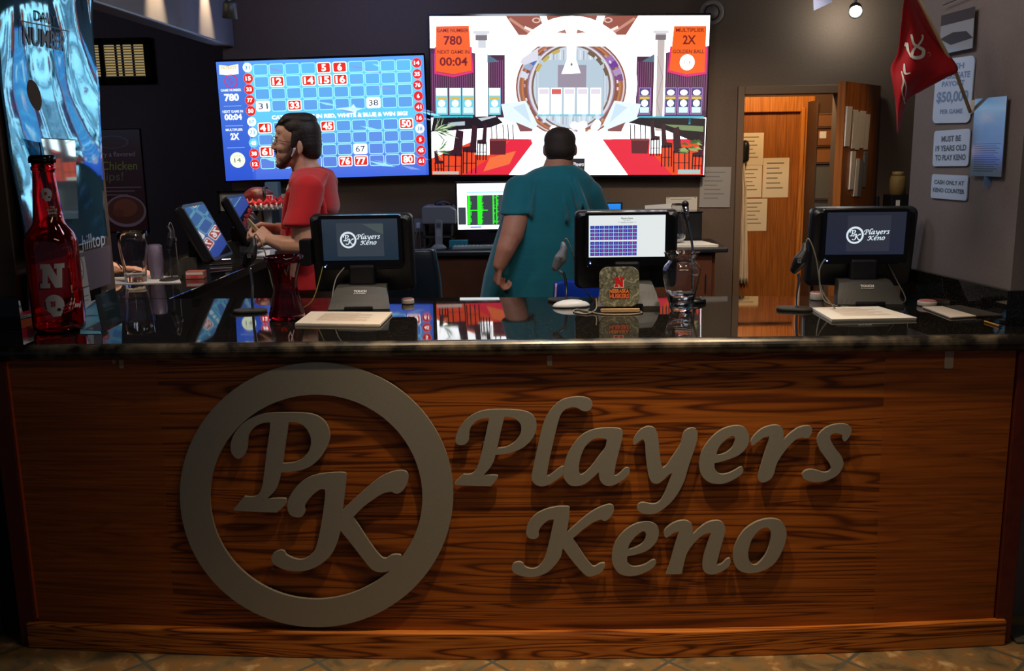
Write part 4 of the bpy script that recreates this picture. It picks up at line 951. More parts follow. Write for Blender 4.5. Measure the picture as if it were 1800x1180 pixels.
# ================================================================== LEFT COLUMN: FILM POSTER, BOARD, HOLDER, BOTTLE
def foilx(y, z):
    u, v = (y-3.43)/.74, (z-1.33)/1.05
    return -1.851 + .010*math.sin(3.1*u+5.3*v+.6)+.008*math.sin(9*v-3.2*u+1)+.005*math.sin(14*u*v+6*u)+.0022*math.sin(17*v+2.2*u)+.0008*math.sin(31*v-5*u)+.012*max(0, v-.75)*math.sin(11*u)*2+.05*max(0, v-.55)*max(0, u)
fo = thing('film_poster', 'tall wavy glossy blue film poster reflecting the screens on the left column', 'poster', (-1.86, 3.8, 1.8))
bm = NB(); ny, nz = 44, 70; G = []
for j in range(nz+1):
    row = []
    for i in range(ny+1):
        u, v = i/ny, j/nz; y = 3.43+.74*u; z = (1.33+.02*u)+(2.46-.13*u-1.33)*v
        row.append(bm.verts.new((foilx(y, z), y, z)))
    G.append(row)
for j in range(nz):
    for i in range(ny): bm.faces.new((G[j][i], G[j][i+1], G[j+1][i+1], G[j+1][i]))
o = obj('poster_sheet', bm, FOIL, None, True, solid=.0015); under(o, fo)
# printed words in the upper part of the poster, following its waves
pc = Pic(0, 0, 740, 1000, .74, 1.0)
pc.text('DAILY', 330, 138, 36, (44, 60, 80), 1, wd=150, bold=.01)
for a, b, c, d in ((150, 165, 510, 169), (150, 165, 154, 262), (506, 165, 510, 262), (210, 165, 213, 258), (270, 165, 273, 258), (330, 165, 333, 258), (390, 165, 393, 258), (450, 165, 453, 258)): pc.rect(a, b, c, d, (110, 130, 140), 1)
pc.text('NUMBER', 330, 214, 62, (110, 130, 142), 2, wd=300, bold=.01)
_lb = pc; pc = Pic(0, 0, 740, 1000, .74, 1.0)
pc.text('hilltop', 590, 1000, 60, (200, 220, 240), 2, wd=230, shear=.2)
o = _lb.build('poster_lettering', PRINT, None, None, lambda v: (foilx(3.80+v.x, 1.85+v.z)+.0035, 3.80+v.x, 1.85+v.z)); under(o, fo)
o = pc.build('poster_script', PRINT, None, None, lambda v: (foilx(3.80+v.x, 1.85+v.z)+.0035, 3.80+v.x, 1.85+v.z)); under(o, fo)
# small laminated sheet hung on the poster
y0 = 3.60; bm = NB(); ls = lambda px, py: onwall(px, py, (-1.822, 3.6), (0, 1))
q = [ls(72, 243), ls(132, 246), ls(138, 384), ls(104, 386)]
sheet = thing('laminated_sheet', 'small clear laminated sheet hanging on the film poster above the bottle', 'sheet', q[3])
o = obj('lamination', slab(NB(), [(p.x, p.y, p.z) for p in q], .0012), pm('clear_lamination', rgb(190, 220, 225), .04, .7), None); under(o, sheet)
o = obj('wire_hanger', tube(NB(), [q[0]+Vector((.002, 0, 0)), q[1]+Vector((.002, 0, 0))], .0016, 6), BLK, None); under(o, sheet)
# grey leaflet board standing below the poster
bd = thing('leaflet_board', 'grey board with a small framed card and white scribbled script, below the film poster', 'board', (-1.84, 3.8, ZT))
bm = NB(); a0 = (-1.842, 3.42); slab(bm, [(-1.846, 3.43, ZT+.062), (-1.846, 4.12, ZT+.062), (-1.832, 4.12, 1.316), (-1.832, 3.43, 1.316)], -.006)
o = obj('board_panel', bm, pm('mauve_grey_board', rgb(128, 112, 122), .6)); under(o, bd)
pc = Pic(0, 0, 500, 250, .5, .25, .0004)
pc.rect(150, 6, 262, 150, (196, 190, 178), 1); pc.ell(206, 70, 36, 52, (150, 110, 60), 2, ring=.2); pc.ell(206, 74, 22, 34, (226, 224, 220), 3); pc.line([(206, 52), (206, 78), (222, 90)], 6, (80, 70, 60), 4)
pc.rect(150, 156, 262, 226, (206, 202, 196), 1); pc.rect(170, 186, 246, 190, (120, 110, 100), 2); pc.rect(170, 204, 240, 207, (120, 110, 100), 2)
for k in range(7): pc.line([(190+k*8, 236-k*3), (430-k*9, 196+k*4)], 5, (226, 224, 220), 2+k % 2)
o = pc.build('board_cards', PRINT, None, Matrix.Translation((-1.829, 3.86, 1.205)) @ Matrix.Rotation(R(90), 4, 'Z') @ Matrix.Rotation(R(-3), 4, 'X')); under(o, bd)
# blue card lying by the bottle, and acrylic holder
q = [atZ(144, 530, ZT), atZ(172, 530, ZT), atZ(178, 588, ZT), atZ(141, 588, ZT)]
cdd = thing('flat_card', 'pale blue card with a round logo lying between the big bottle and the acrylic holder', 'card', (sum((p for p in q), Vector())/4))
o = obj('card_sheet', slab(NB(), [(p.x, p.y, ZT+.0006) for p in q], -.0012), pm('pale_blue_card', rgb(96, 178, 205), .3), None); under(o, cdd)
pc = Pic(-60, -60, 60, 60, .12, .12, .0003); pc.ell(0, 0, 26, 26, (30, 60, 80), 1, ring=.1); logo(pc, 30, 0, 110, (30, 60, 80), 1)
o = pc.build('card_logo', PRINT, None, Matrix.Translation((q[0]+q[2])/2+Vector((0, 0, .0019))) @ Matrix.Rotation(R(-90), 4, 'X') @ Matrix.Scale(.7, 4)); under(o, cdd)
ha, hb = atZ(179, 583, ZT), atZ(213, 566, ZT)
dr_ = Vector((hb.x-ha.x, hb.y-ha.y, 0)); hz = .125
hol = thing('sign_holder', 'small clear acrylic sign holder standing beside the big red bottle', 'sign holder', ha+Vector((0, 0, .001)))
lean = Vector((-.02, .015, hz))
o = obj('acrylic_face', slab(NB(), [ha+Vector((0, 0, .004)), hb+Vector((0, 0, .004)), hb+lean, ha+lean], .003), pm('smoky_acrylic', rgb(60, 80, 84), .03, .25, 1.0, ior=1.5, trans=.35), None); under(o, hol)
o = obj('holder_foot', slab(NB(), [ha+Vector((0, 0, .0005)), hb+Vector((0, 0, .0005)), hb+Vector((-.07, .03, .0005)), ha+Vector((-.07, .03, .0005))], .003), ACRY, None); under(o, hol)

bx, by = -1.712, 3.375
bt = thing('bottle_bank', 'giant translucent red beer-bottle bank with white stickers at the left end of the counter', 'bottle', (bx, by, ZT))
out = [(0, .004), (.072, .001), (.086, .010), (.0885, .028), (.0885, .295), (.086, .325), (.076, .350), (.060, .370), (.052, .384), (.047, .43), (.041, .50), (.036, .555), (.036, .563), (.040, .567), (.040, .577), (.036, .580), (.037, .600)]
inn = [(max(0, r-.0045), max(.009, z)) for r, z in out][::-1]
obj('glass_body', lathe(NB(), out+[(.033, .600)]+[(r, z) for r, z in inn[1:]], n=56), REDG, bt, True)
obj('cap', lathe(NB(), [(0, .603), (.035, .603), (.0405, .598), (.043, .590), (.044, .603), (.043, .612), (.038, .617), (0, .618)], n=42, wob=lambda a, z: .02*math.cos(21*a) if z < .604 else 0), BLKG, bt, True)
obj('straw', tube(NB(), [(.004, 0, .50), (-.002, 0, .66)], .0025, 8), BLK, bt)
def on_bottle(pc, name, ang, z0, rad, **kw):
    def wp(v):
        r = (rad(z0+v.z) if callable(rad) else rad)+.0010-v.y*.6; a = R(ang)+v.x/r
        return (r*math.sin(a), -r*math.cos(a), z0+v.z)
    return pc.build(name, PRINT, bt, None, wp, **kw)
pc = Pic(-50, -50, 50, 50, .1, .1, .0006)
blockN(pc, 0, 0, 80, 84, (214, 206, 200), 2, (150, 20, 30), -8)
on_bottle(pc, 'letter_sticker', 22, .205, .0885, label='big white block letter N sticker')
def helmet(pc, s):
    pc.ell(-6*s, 0, 34*s, 36*s, (206, 202, 198), 1); pc.poly([(-30*s, 18*s), (-6*s, 30*s), (20*s, 26*s), (12*s, 44*s), (-14*s, 46*s)], (206, 202, 198), None, 1)
    blockN(pc, -10*s, -2*s, 18*s, 20*s, (190, 40, 40), 2)
    pc.ell(8*s, 20*s, 7*s, 6*s, (60, 30, 34), 3); pc.arc(-6*s, 0, 34*s, 36*s, 150, 200, 4*s, (60, 40, 44), 3, 6)
    for P in ([(22*s, 14*s), (54*s, -8*s)], [(22*s, 24*s), (58*s, 6*s)], [(26*s, 34*s), (50*s, 24*s)], [(54*s, -10*s), (60*s, 10*s), (48*s, 28*s)], [(38*s, 2*s), (42*s, 32*s)]): pc.line(P, 3.4*s, (196, 30, 40), 3)
pc = Pic(-60, -60, 60, 60, .12, .12, .0006); helmet(pc, .95); on_bottle(pc, 'helmet_sticker', 24, .105, .0885, label='white football helmet sticker')
pc = Pic(-60, -60, 60, 60, .12, .12, .0006)
for P in ([(-24, 16), (-12, -22)], [(-14, 18), (0, -20)], [(-24, 0), (-2, -4)], [(-4, 14), (2, 0), (6, 14)], [(8, 12), (10, 0)], [(10, 12), (18, 2), (18, 18)], [(22, 14), (28, -4)]): pc.line(P, 3.6, (224, 218, 210), 1)
on_bottle(pc, 'script_sticker', 66, .10, .0885, label='white handwritten script sticker')
neck = lambda z: .052-(z-.384)/(.555-.384)*.016
pc = Pic(-60, -60, 60, 60, .12, .12, .0006); helmet(pc, .55); on_bottle(pc, 'neck_helmet_sticker', 34, .485, neck, label='small white helmet sticker on the neck')
pc = Pic(-50, -50, 50, 50, .1, .1, .0006)
pc.text('THE', 0, -14, 6, (206, 190, 170), 1, bold=.04); pc.text('BOTTLE', 0, -5, 6.5, (206, 190, 170), 1, bold=.04); pc.text('BANK', 0, 6, 8, (206, 190, 170), 1, bold=.04); pc.rect(-14, 14, 14, 19, (60, 90, 70), 1)
on_bottle(pc, 'neck_lettering', 46, .425, neck)

# ================================================================== GLASSWARE ON THE COUNTER
v = thing('red_vase', 'dark ruby glass vase with flared rim left of the first counter terminal', 'vase', (-.934, 3.545, ZT))
pr = [(0, .004), (.060, .001), (.066, .006), (.066, .022), (.055, .06), (.045, .105), (.043, .135), (.050, .175), (.062, .21), (.072, .236)]
obj('glass_body', lathe(NB(), pr+[(.069, .237)]+[(max(0, r-.004), max(z, .014)) for r, z in pr[::-1]], n=48, wob=lambda a, z: .035*math.cos(14*a)*min(1, z/.05)), REDV, v, True)
v = thing('clear_vase', 'clear glass vase with wide shoulders and crimped rim right of the camouflage coaster', 'vase', (.545, 3.62, ZT))
pr = [(0, .006), (.036, .002), (.041, .008), (.043, .02), (.060, .085), (.073, .145), (.073, .158), (.062, .175), (.050, .188), (.048, .198), (.058, .212), (.066, .222)]
obj('glass_body', lathe(NB(), pr+[(.063, .223)]+[(max(0, r-.0035), max(z, .022)) for r, z in pr[::-1]], n=60, wob=lambda a, z: .03*math.cos(10*a)*(1.6 if z > .2 else .5)), GLASS, v, True)
v = thing('pint_glass', 'tall ribbed pint glass standing on the left wing', 'glass', (-1.937, 4.60, ZT))
pr = [(0, .006), (.046, .001), (.049, .006), (.052, .05), (.060, .13), (.066, .19), (.070, .245)]
obj('glass_body', lathe(NB(), pr+[(.0675, .246)]+[(max(0, r-.004), max(z, .030)) for r, z in pr[::-1]], n=60, wob=lambda a, z: .022*math.cos(12*a)*(1 if z < .2 else .2)), GLASS, v, True)
v = thing('plastic_tumbler', 'frosted plastic tumbler on the left wing between the pint glass and the side terminal', 'cup', (-1.872, 4.70, ZT))
obj('cup_body', lathe(NB(), [(0, .003), (.027, .001), (.030, .01), (.037, .10), (.034, .165), (.028, .172), (.026, .168), (.032, .10), (.026, .012), (0, .010)], n=30), pm('frosted_mauve_plastic', rgb(190, 178, 200), .25, trans=.75), v, True)
# coaster on its stand
ct_ = thing('coaster', 'rounded camouflage coaster with a red letter N and team words, upright on the counter', 'coaster', (.312, 3.615, ZT+.0165), R(-1))
obj('coaster_plate', prism(NB(), rr(.150, .150, .032, 8, 0, .078), .009, Matrix.Rotation(R(-6), 4, 'X')), CAMO, ct_, bevel=.002)
pc = Pic(-75, -75, 75, 75, .15, .15, .0004)
pc.rect(-30, -44, 30, 2, (20, 18, 18), 0) if False else None
blockN(pc, 0, -18, 36, 38, (214, 26, 22), 3, (236, 230, 220)); pc.rect(-39, 7, 38, 24, (26, 24, 22), 1); pc.rect(-39, 25, 38, 44, (26, 24, 22), 1)
pc.text('NEBRASKA', 0, 16, 14, (232, 132, 62), 2, wd=74, bold=.05); pc.text('HUSKERS', 0, 35, 15, (232, 112, 62), 2, wd=74, bold=.05)
pc.build('coaster_print', PRINT, ct_, Matrix.Rotation(R(-6), 4, 'X') @ Matrix.Translation((0, -.0008, .078)))
cs = thing('coaster_stand', 'pale wooden strip stand holding the camouflage coaster', 'stand', (.312, 3.615, ZT), R(-1))
obj('stand_bar', box(NB(), -.07, .075, -.022, .024, .001, .008), pm('pale_wood', rgb(196, 158, 112), .5), cs, bevel=.002)
obj('stand_lip', box(NB(), -.07, .075, -.022, -.014, .008, .015), pm('pale_wood_lip', rgb(206, 170, 124), .5), cs, bevel=.001)
obj('counter_cable', tube(NB(), [(.225, 3.62, ZT+.05), (.222, 3.60, ZT+.012), (.18, 3.56, ZT+.003), (.14, 3.61, ZT+.003), (.16, 3.66, ZT+.003), (.24, 3.55, ZT+.003), (.34, 3.535, ZT+.003), (.39, 3.565, ZT+.003), (.388, 3.60, ZT+.004)], .0026, 8, smoothn=8), pm('pale_counter_cable', rgb(140, 130, 112), .45), None, True, label='pale cable looping on the granite round the camouflage coaster', cat='cable')
ms = thing('computer_mouse', 'flat white mouse lying on the counter left of the camouflage coaster', 'mouse', (.135, 3.735, ZT), R(8))
bm = NB(); bmesh.ops.create_uvsphere(bm, u_segments=24, v_segments=14, radius=1)
for q in bm.verts: q.co = Vector((q.co.x*.075, q.co.y*.032, max(0, q.co.z)*.028+.002))
obj('mouse_shell', bm, WHITEP, ms, True); obj('scroll_wheel', tube(NB(), [(.045, -.004, .022), (.045, .004, .022)], .006, 12), BLK, ms)
# microphone on a gooseneck
mc = thing('gooseneck_microphone', 'chrome gooseneck microphone rising behind the clear vase', 'microphone', (.625, 3.80, ZT))
obj('base', lathe(NB(), [(0, .001), (.045, .001), (.045, .012), (.03, .02), (0, .021)], n=30), BLK, mc, True)
obj('gooseneck', tube(NB(), [(0, 0, .02), (-.006, 0, .12), (-.012, 0, .22), (-.028, 0, .30), (-.034, 0, .33)], .005, 10, smoothn=8), CHROME, mc, True)
obj('microphone_body', tube(NB(), [(-.033, 0, .325), (-.044, -.004, .38)], [.008, .0135], 16), CHROME, mc, True)
o = obj('windscreen', ico(NB(), (-.0445, -.004, .388), (.0145, .0145, .016)), BLK, mc, True)
# papers and ticket tins on the counter
def paper_stack(pts, lab, n=3, mat=CREAM, prt=True, grp='paper pads on the counter'):
    t = thing('paper_pad', lab, 'paper', sum((Vector(p) for p in pts), Vector())/4, 0, grp)
    for k in range(n):
        off = Vector((random.uniform(-.003, .003), random.uniform(-.003, .003), .0006+k*.0032))
        o = obj('paper_sheets', slab(NB(), [Vector(p)+off for p in pts], -.003), mat if k == n-1 else PAPER, None); under(o, t)
    if prt:
        c = [Vector(p) for p in pts]; bm = NB(); ink = pm('pale_brown_ink', rgb(196, 156, 120), .8)
        for r in range(9):
            v_ = .16+.66*r/9; a = c[0].lerp(c[3], v_).lerp(c[1].lerp(c[2], v_), .2); b = c[0].lerp(c[3], v_).lerp(c[1].lerp(c[2], v_), .8 if r % 3 else .65)
            d = (c[3]-c[0]).normalized()*.004; z = Vector((0, 0, .0006+n*.0032+.0004))
            quad(bm, [a+z, b+z, b+z+d, a+z+d])
        o = obj('printed_lines', bm, ink, None); under(o, t)
    return t
Zp = lambda *a: [atZ(x, y, ZT) for x, y in a]
paper_stack(Zp((547, 552), (690, 553), (668, 575), (519, 573)), 'cream paper pad on the counter in front of the terminal beside the dark red vase')
paper_stack(Zp((1427, 545), (1545, 543), (1612, 563), (1463, 566)), 'white paper pad on the counter in front of the rightmost terminal', 3, PAPER)
paper_stack(Zp((1622, 542), (1668, 541), (1720, 558), (1672, 561)), 'small cream pad on the counter beside the right column ledge', 2, CREAM, False)
Zw = lambda *a: [atZ(x, y, ZT) for x, y in a]
paper_stack(Zw((185, 489), (312, 486), (318, 498), (190, 501)), 'white sheet lying on the left wing under the pint glass', 1, PAPER, False, None)
def tin(x, y, r, h, lab, top=rgb(206, 130, 120)):
    t = thing('ticket_tin', lab, 'tin', (x, y, ZT), 0, 'small round tins')
    obj('tin_body', lathe(NB(), [(0, .001), (r*.96, .001), (r, .004), (r, h-.004), (r*.97, h), (0, h)], n=32), pm('ivory_tin', rgb(206, 192, 178), .4), t, True)
    obj('tin_lid', lathe(NB(), [(0, h+.0005), (r*.86, h+.0005), (r*.84, h+.003), (0, h+.003)], n=32), pm('pink_lid', top, .5), t)
tin(-.522, 3.86, .026, .020, 'small round tin with pink lid behind the first terminal beside the chair')
tin(1.487, 3.672, .036, .018, 'small round tin with pink lid above the cream pad by the right column')
tin(1.118, 3.84, .028, .030, 'small round pink tin half hidden behind the rightmost terminal', rgb(190, 110, 110))
pn = thing('pencil', 'thin pencil lying at the foot of the right column ledge', 'pencil', atZ(1745, 570, ZT))
o = obj('pencil_shaft', tube(NB(), [atZ(1731, 565, ZT+.004), atZ(1757, 573, ZT+.004)], .0035, 6), pm('yellow_paint', rgb(196, 140, 60), .4), None); under(o, pn)
o = obj('pencil_tip', tube(NB(), [atZ(1757, 573, ZT+.004), atZ(1762, 574.6, ZT+.004)], [.0034, .0008], 6), BLK, None); under(o, pn)
# things on the left wing
cb = thing('ticket_box', 'small red and white carton beside the first side terminal on the left wing', 'box', (-1.685, 4.72, ZT), R(6))
obj('carton', box(NB(), -.045, .045, -.03, .03, .001, .038), pm('red_white_card', rgb(176, 96, 84), .6), cb, bevel=.002)
pc = Pic(-45, -20, 45, 20, .09, .04, .0004); pc.rect(-40, -14, 40, -3, (220, 200, 190), 1); pc.rect(-20, 2, 18, 12, (200, 60, 54), 1); pc.build('carton_print', PRINT, cb, Matrix.Translation((0, -.0305, .019)))
sp_ = thing('stapler', 'dark stapler lying on the left wing past the first side terminal', 'stapler', atZ(385, 466, ZT), R(30))
obj('stapler_base', box(NB(), -.07, .07, -.018, .018, .001, .008), BLK, sp_, bevel=.002); obj('stapler_arm', prism(NB(), [(-.07, .012), (.07, .016), (.066, .032), (-.05, .036)], .026, Matrix.Translation((0, -.013, 0))), CHROME, sp_, bevel=.003)
paper_stack([atZ(x, y, ZT) for x, y in ((446, 443), (474, 443), (474, 452), (442, 452))], 'small stack of slips at the far end of the left wing before the red shirt', 3, PAPER, False, None)
tin(-1.50, 6.02, .04, .03, 'round pink tin at the far end of the left wing', rgb(214, 120, 130))
# frilled stand with football
fy = 6.2; pl = atY(470, 364, fy)
fs = thing('cake_stand', 'white footed stand edged with a red and white frill, under the football', 'stand', (pl.x, fy, ZT))
hz = pl.z-ZT
obj('stand_plate', lathe(NB(), [(0, hz-.012), (.16, hz-.012), (.17, hz-.004), (.17, hz+.004), (0, hz+.004)], n=40), WHITEP, fs, True)
bm = NB(); n = 96; a = []; b = []
for k in range(n): an = k*2*PI/n; r = .172+.010*math.sin(k*PI*.75); a.append(bm.verts.new((r*math.cos(an), r*math.sin(an), hz-.004))); b.append(bm.verts.new((r*1.03*math.cos(an), r*1.03*math.sin(an), hz+.028+.008*math.sin(k*PI*.5))))
for k in range(n): bm.faces.new((a[k], a[(k+1) % n], b[(k+1) % n], b[k]))
obj('white_frill', bm, pm('cream_frill', rgb(226, 196, 182), .7), fs, True, solid=.002)
bm = NB(); a = []; b = []
for k in range(n): an = k*2*PI/n; r = .176+.012*math.cos(k*PI*.7); a.append(bm.verts.new((r*1.03*math.cos(an), r*1.03*math.sin(an), hz+.024))); b.append(bm.verts.new((r*.98*math.cos(an), r*.98*math.sin(an), hz+.052+.012*math.cos(k*PI*.5))))
for k in range(n): bm.faces.new((a[k], a[(k+1) % n], b[(k+1) % n], b[k]))
obj('red_frill', bm, REDC, fs, True, solid=.002)
obj('stand_foot', lathe(NB(), [(0, .001), (.09, .001), (.09, .01), (.03, .03), (.02, hz*.5), (.03, hz-.013), (0, hz-.013)], n=30), WHITEP, fs, True)
fb = atY(453, 338, fy)
ft = thing('football', 'dark brown leather football with a black stripe resting on the frilled stand', 'football', (fb.x, fy, hz+ZT+.005))
zz = hz+ZT+.005; bm = NB(); L_, rr_ = .115, .062
bmesh.ops.create_uvsphere(bm, u_segments=36, v_segments=24, radius=1)
for q in bm.verts: t = q.co.z; s_ = rr_*(1-abs(t)**1.7)**.8 if abs(t) < 1 else 0; h = math.hypot(q.co.x, q.co.y) or 1; q.co = Vector((t*L_, q.co.x/h*s_, q.co.y/h*s_+rr_))
obj('leather', bm, BALLM, ft, True).rotation_euler = (0, R(-12), 0)
o = obj('stripe', lathe(NB(), [(.0535, -.008), (.0495, .008)], n=36), BLK, ft, True, solid=.001); o.location = (.058, 0, rr_+.011); o.rotation_euler = (0, R(78), 0)
nb = thing('letter_ornament', 'small red letter N ornament with white outline beside the football', 'ornament', (atY(473, 342, fy-.06).x, fy-.06, zz))
pc = Pic(-20, -30, 20, 30, .05, .08, .002); blockN(pc, 0, 0, 30, 46, (206, 24, 30), 2, (240, 236, 236)); pc.build('letter_face', PRINT, nb, Matrix.Translation((0, 0, .04)))
obj('letter_block', box(NB(), -.020, .020, 0, .012, 0, .074), WHITEP, nb)
bx_ = atY(480, 335, 6.46)
obj('grey_carton', boxc(NB(), (bx_.x, 6.46, (ZT+.001+atY(480, 320, 6.46).z)/2), (.085, .08, atY(480, 320, 6.46).z-ZT-.002)), pm('grey_teal_card', rgb(90, 118, 130), .6), None, label='upright grey-teal carton behind the football', cat='box')
p0, p1 = atY(381, 336, 6.575), atY(440, 374, 6.575)
pf = thing('framed_certificate', 'black framed pale certificate on the wall under the keno board television', 'picture frame', (p0.x, 6.585, p1.z))
bm = NB(); t_ = .014
for q in ((p0.x, p1.x+.05, p0.z-t_, p0.z), (p0.x, p1.x+.05, p1.z, p1.z+t_), (p0.x, p0.x+t_, p1.z, p0.z), (p1.x+.05-t_, p1.x+.05, p1.z, p0.z)): box(bm, q[0], q[1], 6.575, 6.598, q[2], q[3])
o = obj('frame', bm, BLK); under(o, pf)
pc = Pic(0, 0, 100, 60, p1.x+.05-p0.x-.02, p0.z-p1.z-.02, .0005); pc.rect(0, 0, 100, 60, (176, 166, 140), 0); pc.rect(8, 8, 92, 52, (206, 206, 196), 1)
for k in range(4): pc.rect(20, 16+k*9, 78-k*6, 18+k*9, (120, 110, 100), 2)
o = pc.build('certificate', PRINT, None, Matrix.Translation(((p0.x+p1.x+.05)/2, 6.59, (p0.z+p1.z)/2))); under(o, pf)
n0, n1 = atY(484, 341, 6.59), atY(520, 402, 6.59)
def notice(name, lab, px0, py0, px1, py1, Y, lines=5, col=(214, 206, 190), tilt=0, group=None, pinned=False, inkc=(120, 112, 104)):
    a, b = atY(px0, py0, Y), atY(px1, py1, Y); w_, h_ = b.x-a.x, a.z-b.z
    t = thing(name, lab, 'notice', ((a.x+b.x)/2, Y, (a.z+b.z)/2), 0, group); t.rotation_euler = (0, R(tilt), 0)
    obj('paper_sheet', box(NB(), -w_/2, w_/2, 0, .0015, -h_/2, h_/2), PAPER if col[2] > 180 else CREAM, t)
    pc = Pic(-50, -60, 50, 60, w_, h_, .0004); pc.rect(-50, -60, 50, 60, col, 1)
    for k in range(lines): pc.rect(-36, -46+k*90/max(lines, 1), 30-(k*17 % 28), -42.5+k*90/max(lines, 1), inkc, 2)
    if pinned:
        for x in (-44, 44):
            for y in (-54, 54): pc.ell(x, y, 2.5, 3, (60, 50, 44), 3, n=10)
    pc.build('printed_face', PRINT, t); return t
notice('wall_notice', 'white ruled sheet pinned to the wall between the cake stand and the red shirt', 484, 341, 520, 402, 6.59, 4, (214, 210, 200))

# ================================================================== BACK WORKTOP AND WHAT STANDS ON IT
ZB = 1.068
bc = thing('back_cabinet', 'low brown wooden cabinet along the back wall under the dark worktop', 'cabinet', (.2, 6.3, 0))
bm = NB(); box(bm, -.66, 1.12, 6.06, 6.57, 0, ZB-.032); o = obj('cabinet_body', bm, wood('walnut_cabinet', rgb(70, 36, 20), rgb(96, 50, 26), rgb(112, 62, 32), 'Z', .8, .5, .5)); under(o, bc)
for x0 in (-.64, -.20, .24, .68):
    o = obj('cabinet_door', box(NB(), x0, x0+.42, 6.045, 6.06, .08, ZB-.05), pm('walnut_door', rgb(90, 48, 28), .5, noise=.15, nscale=8), bevel=.004); under(o, bc)
    o = obj('door_handle', tube(NB(), [(x0+.38, 6.03, .80), (x0+.38, 6.03, .90)], .005, 8), CHROME); under(o, bc)
obj('back_worktop', box(NB(), -.70, 1.19, 6.0, 6.598, ZB-.03, ZB), pm('dark_worktop', rgb(34, 34, 38), .3), None, bevel=.008, label='dark worktop with rounded edge along the back wall', cat='worktop')
def screen_monitor(name, lab, px0, py0, px1, py1, Y, base_z, draw, cx=None):
    a, b = atY(px0, py0, Y), atY(px1, py1, Y); w_, h_ = b.x-a.x, a.z-b.z; c = ((a.x+b.x)/2, (a.z+b.z)/2)
    t = thing(name, lab, 'monitor', (c[0], Y, base_z+.001))
    zc = c[1]-base_z-.001
    obj('casing', prism(NB(), rr(w_+.024, h_+.024, .006, 3, 0, zc), .028, Matrix.Translation((0, .002, 0))), BLK, t, bevel=.003)
    pc = Pic(0, 0, 100, 100*h_/w_, w_, h_, .0005); draw(pc, 100*h_/w_); pc.build('screen', PCE, t, Matrix.Translation((0, .0005, zc)))
    obj('monitor_neck', box(NB(), -.022, .022, .03, .05, .008, zc), BLK, t); obj('monitor_foot', prism(NB(), rr(.2, .14, .03, 5), .008, Matrix.Translation((0, .04, .008)) @ Matrix.Rotation(R(90), 4, 'X') @ Matrix.Translation((0, 0, 0))), BLK, t)
    return t
def draw_pc(pc, H):
    pc.rect(0, 0, 100, H, (250, 255, 255), 0); G = (40, 214, 30); DG = (46, 50, 58)
    pc.rect(14, 12, 100, 13.5, (100, 190, 200), 1); pc.rect(14, 17, 100, H-6, DG, 1)
    pc.rect(1, 34, 12, H-7, DG, 1)
    rnd = random.Random(4)
    for x0, wd in ((15, 3), (29, 6), (51, 1.4), (56, 1), (72, 4), (84, 3)):
        pc.rect(x0, 17, x0+wd, H-7, G, 2)
        for k in range(26): y = 17.5+k*(H-26)/26; pc.rect(x0+wd, y, x0+wd+rnd.uniform(.3, 3), y+.8, G, 2)
    pc.rect(15, 38, 44, 39.2, G, 2); pc.rect(18, H-4, 34, H-2.2, (80, 100, 200), 1)
screen_monitor('computer_monitor', 'bright white computer monitor with green columns left of the teal shirt', 803, 323, 926, 402, 6.32, ZB, draw_pc)
def draw_bl(pc, H): pc.rect(0, 0, 100, H, (20, 110, 190), 0, (10, 60, 130)); pc.rect(6, 6, 50, 9, (90, 170, 230), 1)
screen_monitor('small_monitor', 'small dark monitor with blue picture behind the middle terminal', 1030, 359, 1091, 392, 6.40, ZB, draw_bl)
k0 = atZ(808, 427, ZB+.01)
kb = thing('keyboard', 'grey keyboard on the back worktop below the bright monitor', 'keyboard', (-.36, 6.12, ZB), R(2))
obj('keyboard_body', box(NB(), -.17, .17, -.06, .06, .001, .016), GREYPL, kb, bevel=.004)
bm = NB()
for r in range(4):
    for c in range(14): boxc(bm, (-.152+c*.0235, -.042+r*.026, .0195), (.019, .02, .006))
obj('keys', bm, pm('pale_keys', rgb(150, 156, 160), .5), kb, kind='stuff')
pr_ = thing('printer', 'grey slip printer and rack on the back worktop left of the bright monitor', 'printer', (-.635, 6.38, ZB))
obj('printer_body', prism(NB(), [(-.10, .15), (.12, .15), (.12, .24), (.08, .265), (-.09, .265), (-.10, .24)], .26, Matrix.Translation((0, -.13, 0))), GREYPL, pr_, bevel=.01)
for x in (-.095, .085): obj('rack_leg', box(NB(), x, x+.012, -.11, .11, .001, .15), GREYP, pr_)
obj('rack_shelf', box(NB(), -.095, .097, -.11, .11, .06, .07), GREYP, pr_); obj('paper_roll_cover', ico(NB(), (.03, 0, .266), (.06, .06, .035), 3), BLK, pr_, True)
ph = thing('cordless_phone', 'grey cordless phone upright in its cradle before the printer', 'telephone', (atY(772, 430, 6.16).x, 6.13, ZB), 0)
obj('cradle', lathe(NB(), [(0, .001), (.048, .001), (.05, .012), (.03, .03), (0, .034)], n=30), GREYPL, ph, True)
obj('handset', prism(NB(), rr(.046, .165, .014, 5, 0, .105), .022, Matrix.Rotation(R(-8), 4, 'X')), GREYPL, ph, bevel=.004)
pc = Pic(-23, -80, 23, 80, .046, .16, .0004); pc.rrect(-14, -60, 14, -32, 2, (50, 60, 70), 1)
for r in range(4):
    for c in range(3): pc.rrect(-13+c*9.5, -18+r*11, -6+c*9.5, -11+r*11, 1.5, (160, 166, 170), 1)
pc.build('handset_keys', PRINT, ph, Matrix.Rotation(R(-8), 4, 'X') @ Matrix.Translation((0, -.0008, .105)))
cable('cable', [(-.04, 0, .01), (-.09, -.02, .004), (-.11, .02, .003), (-.10, .1, .003)], .002, GREYPL, ph)
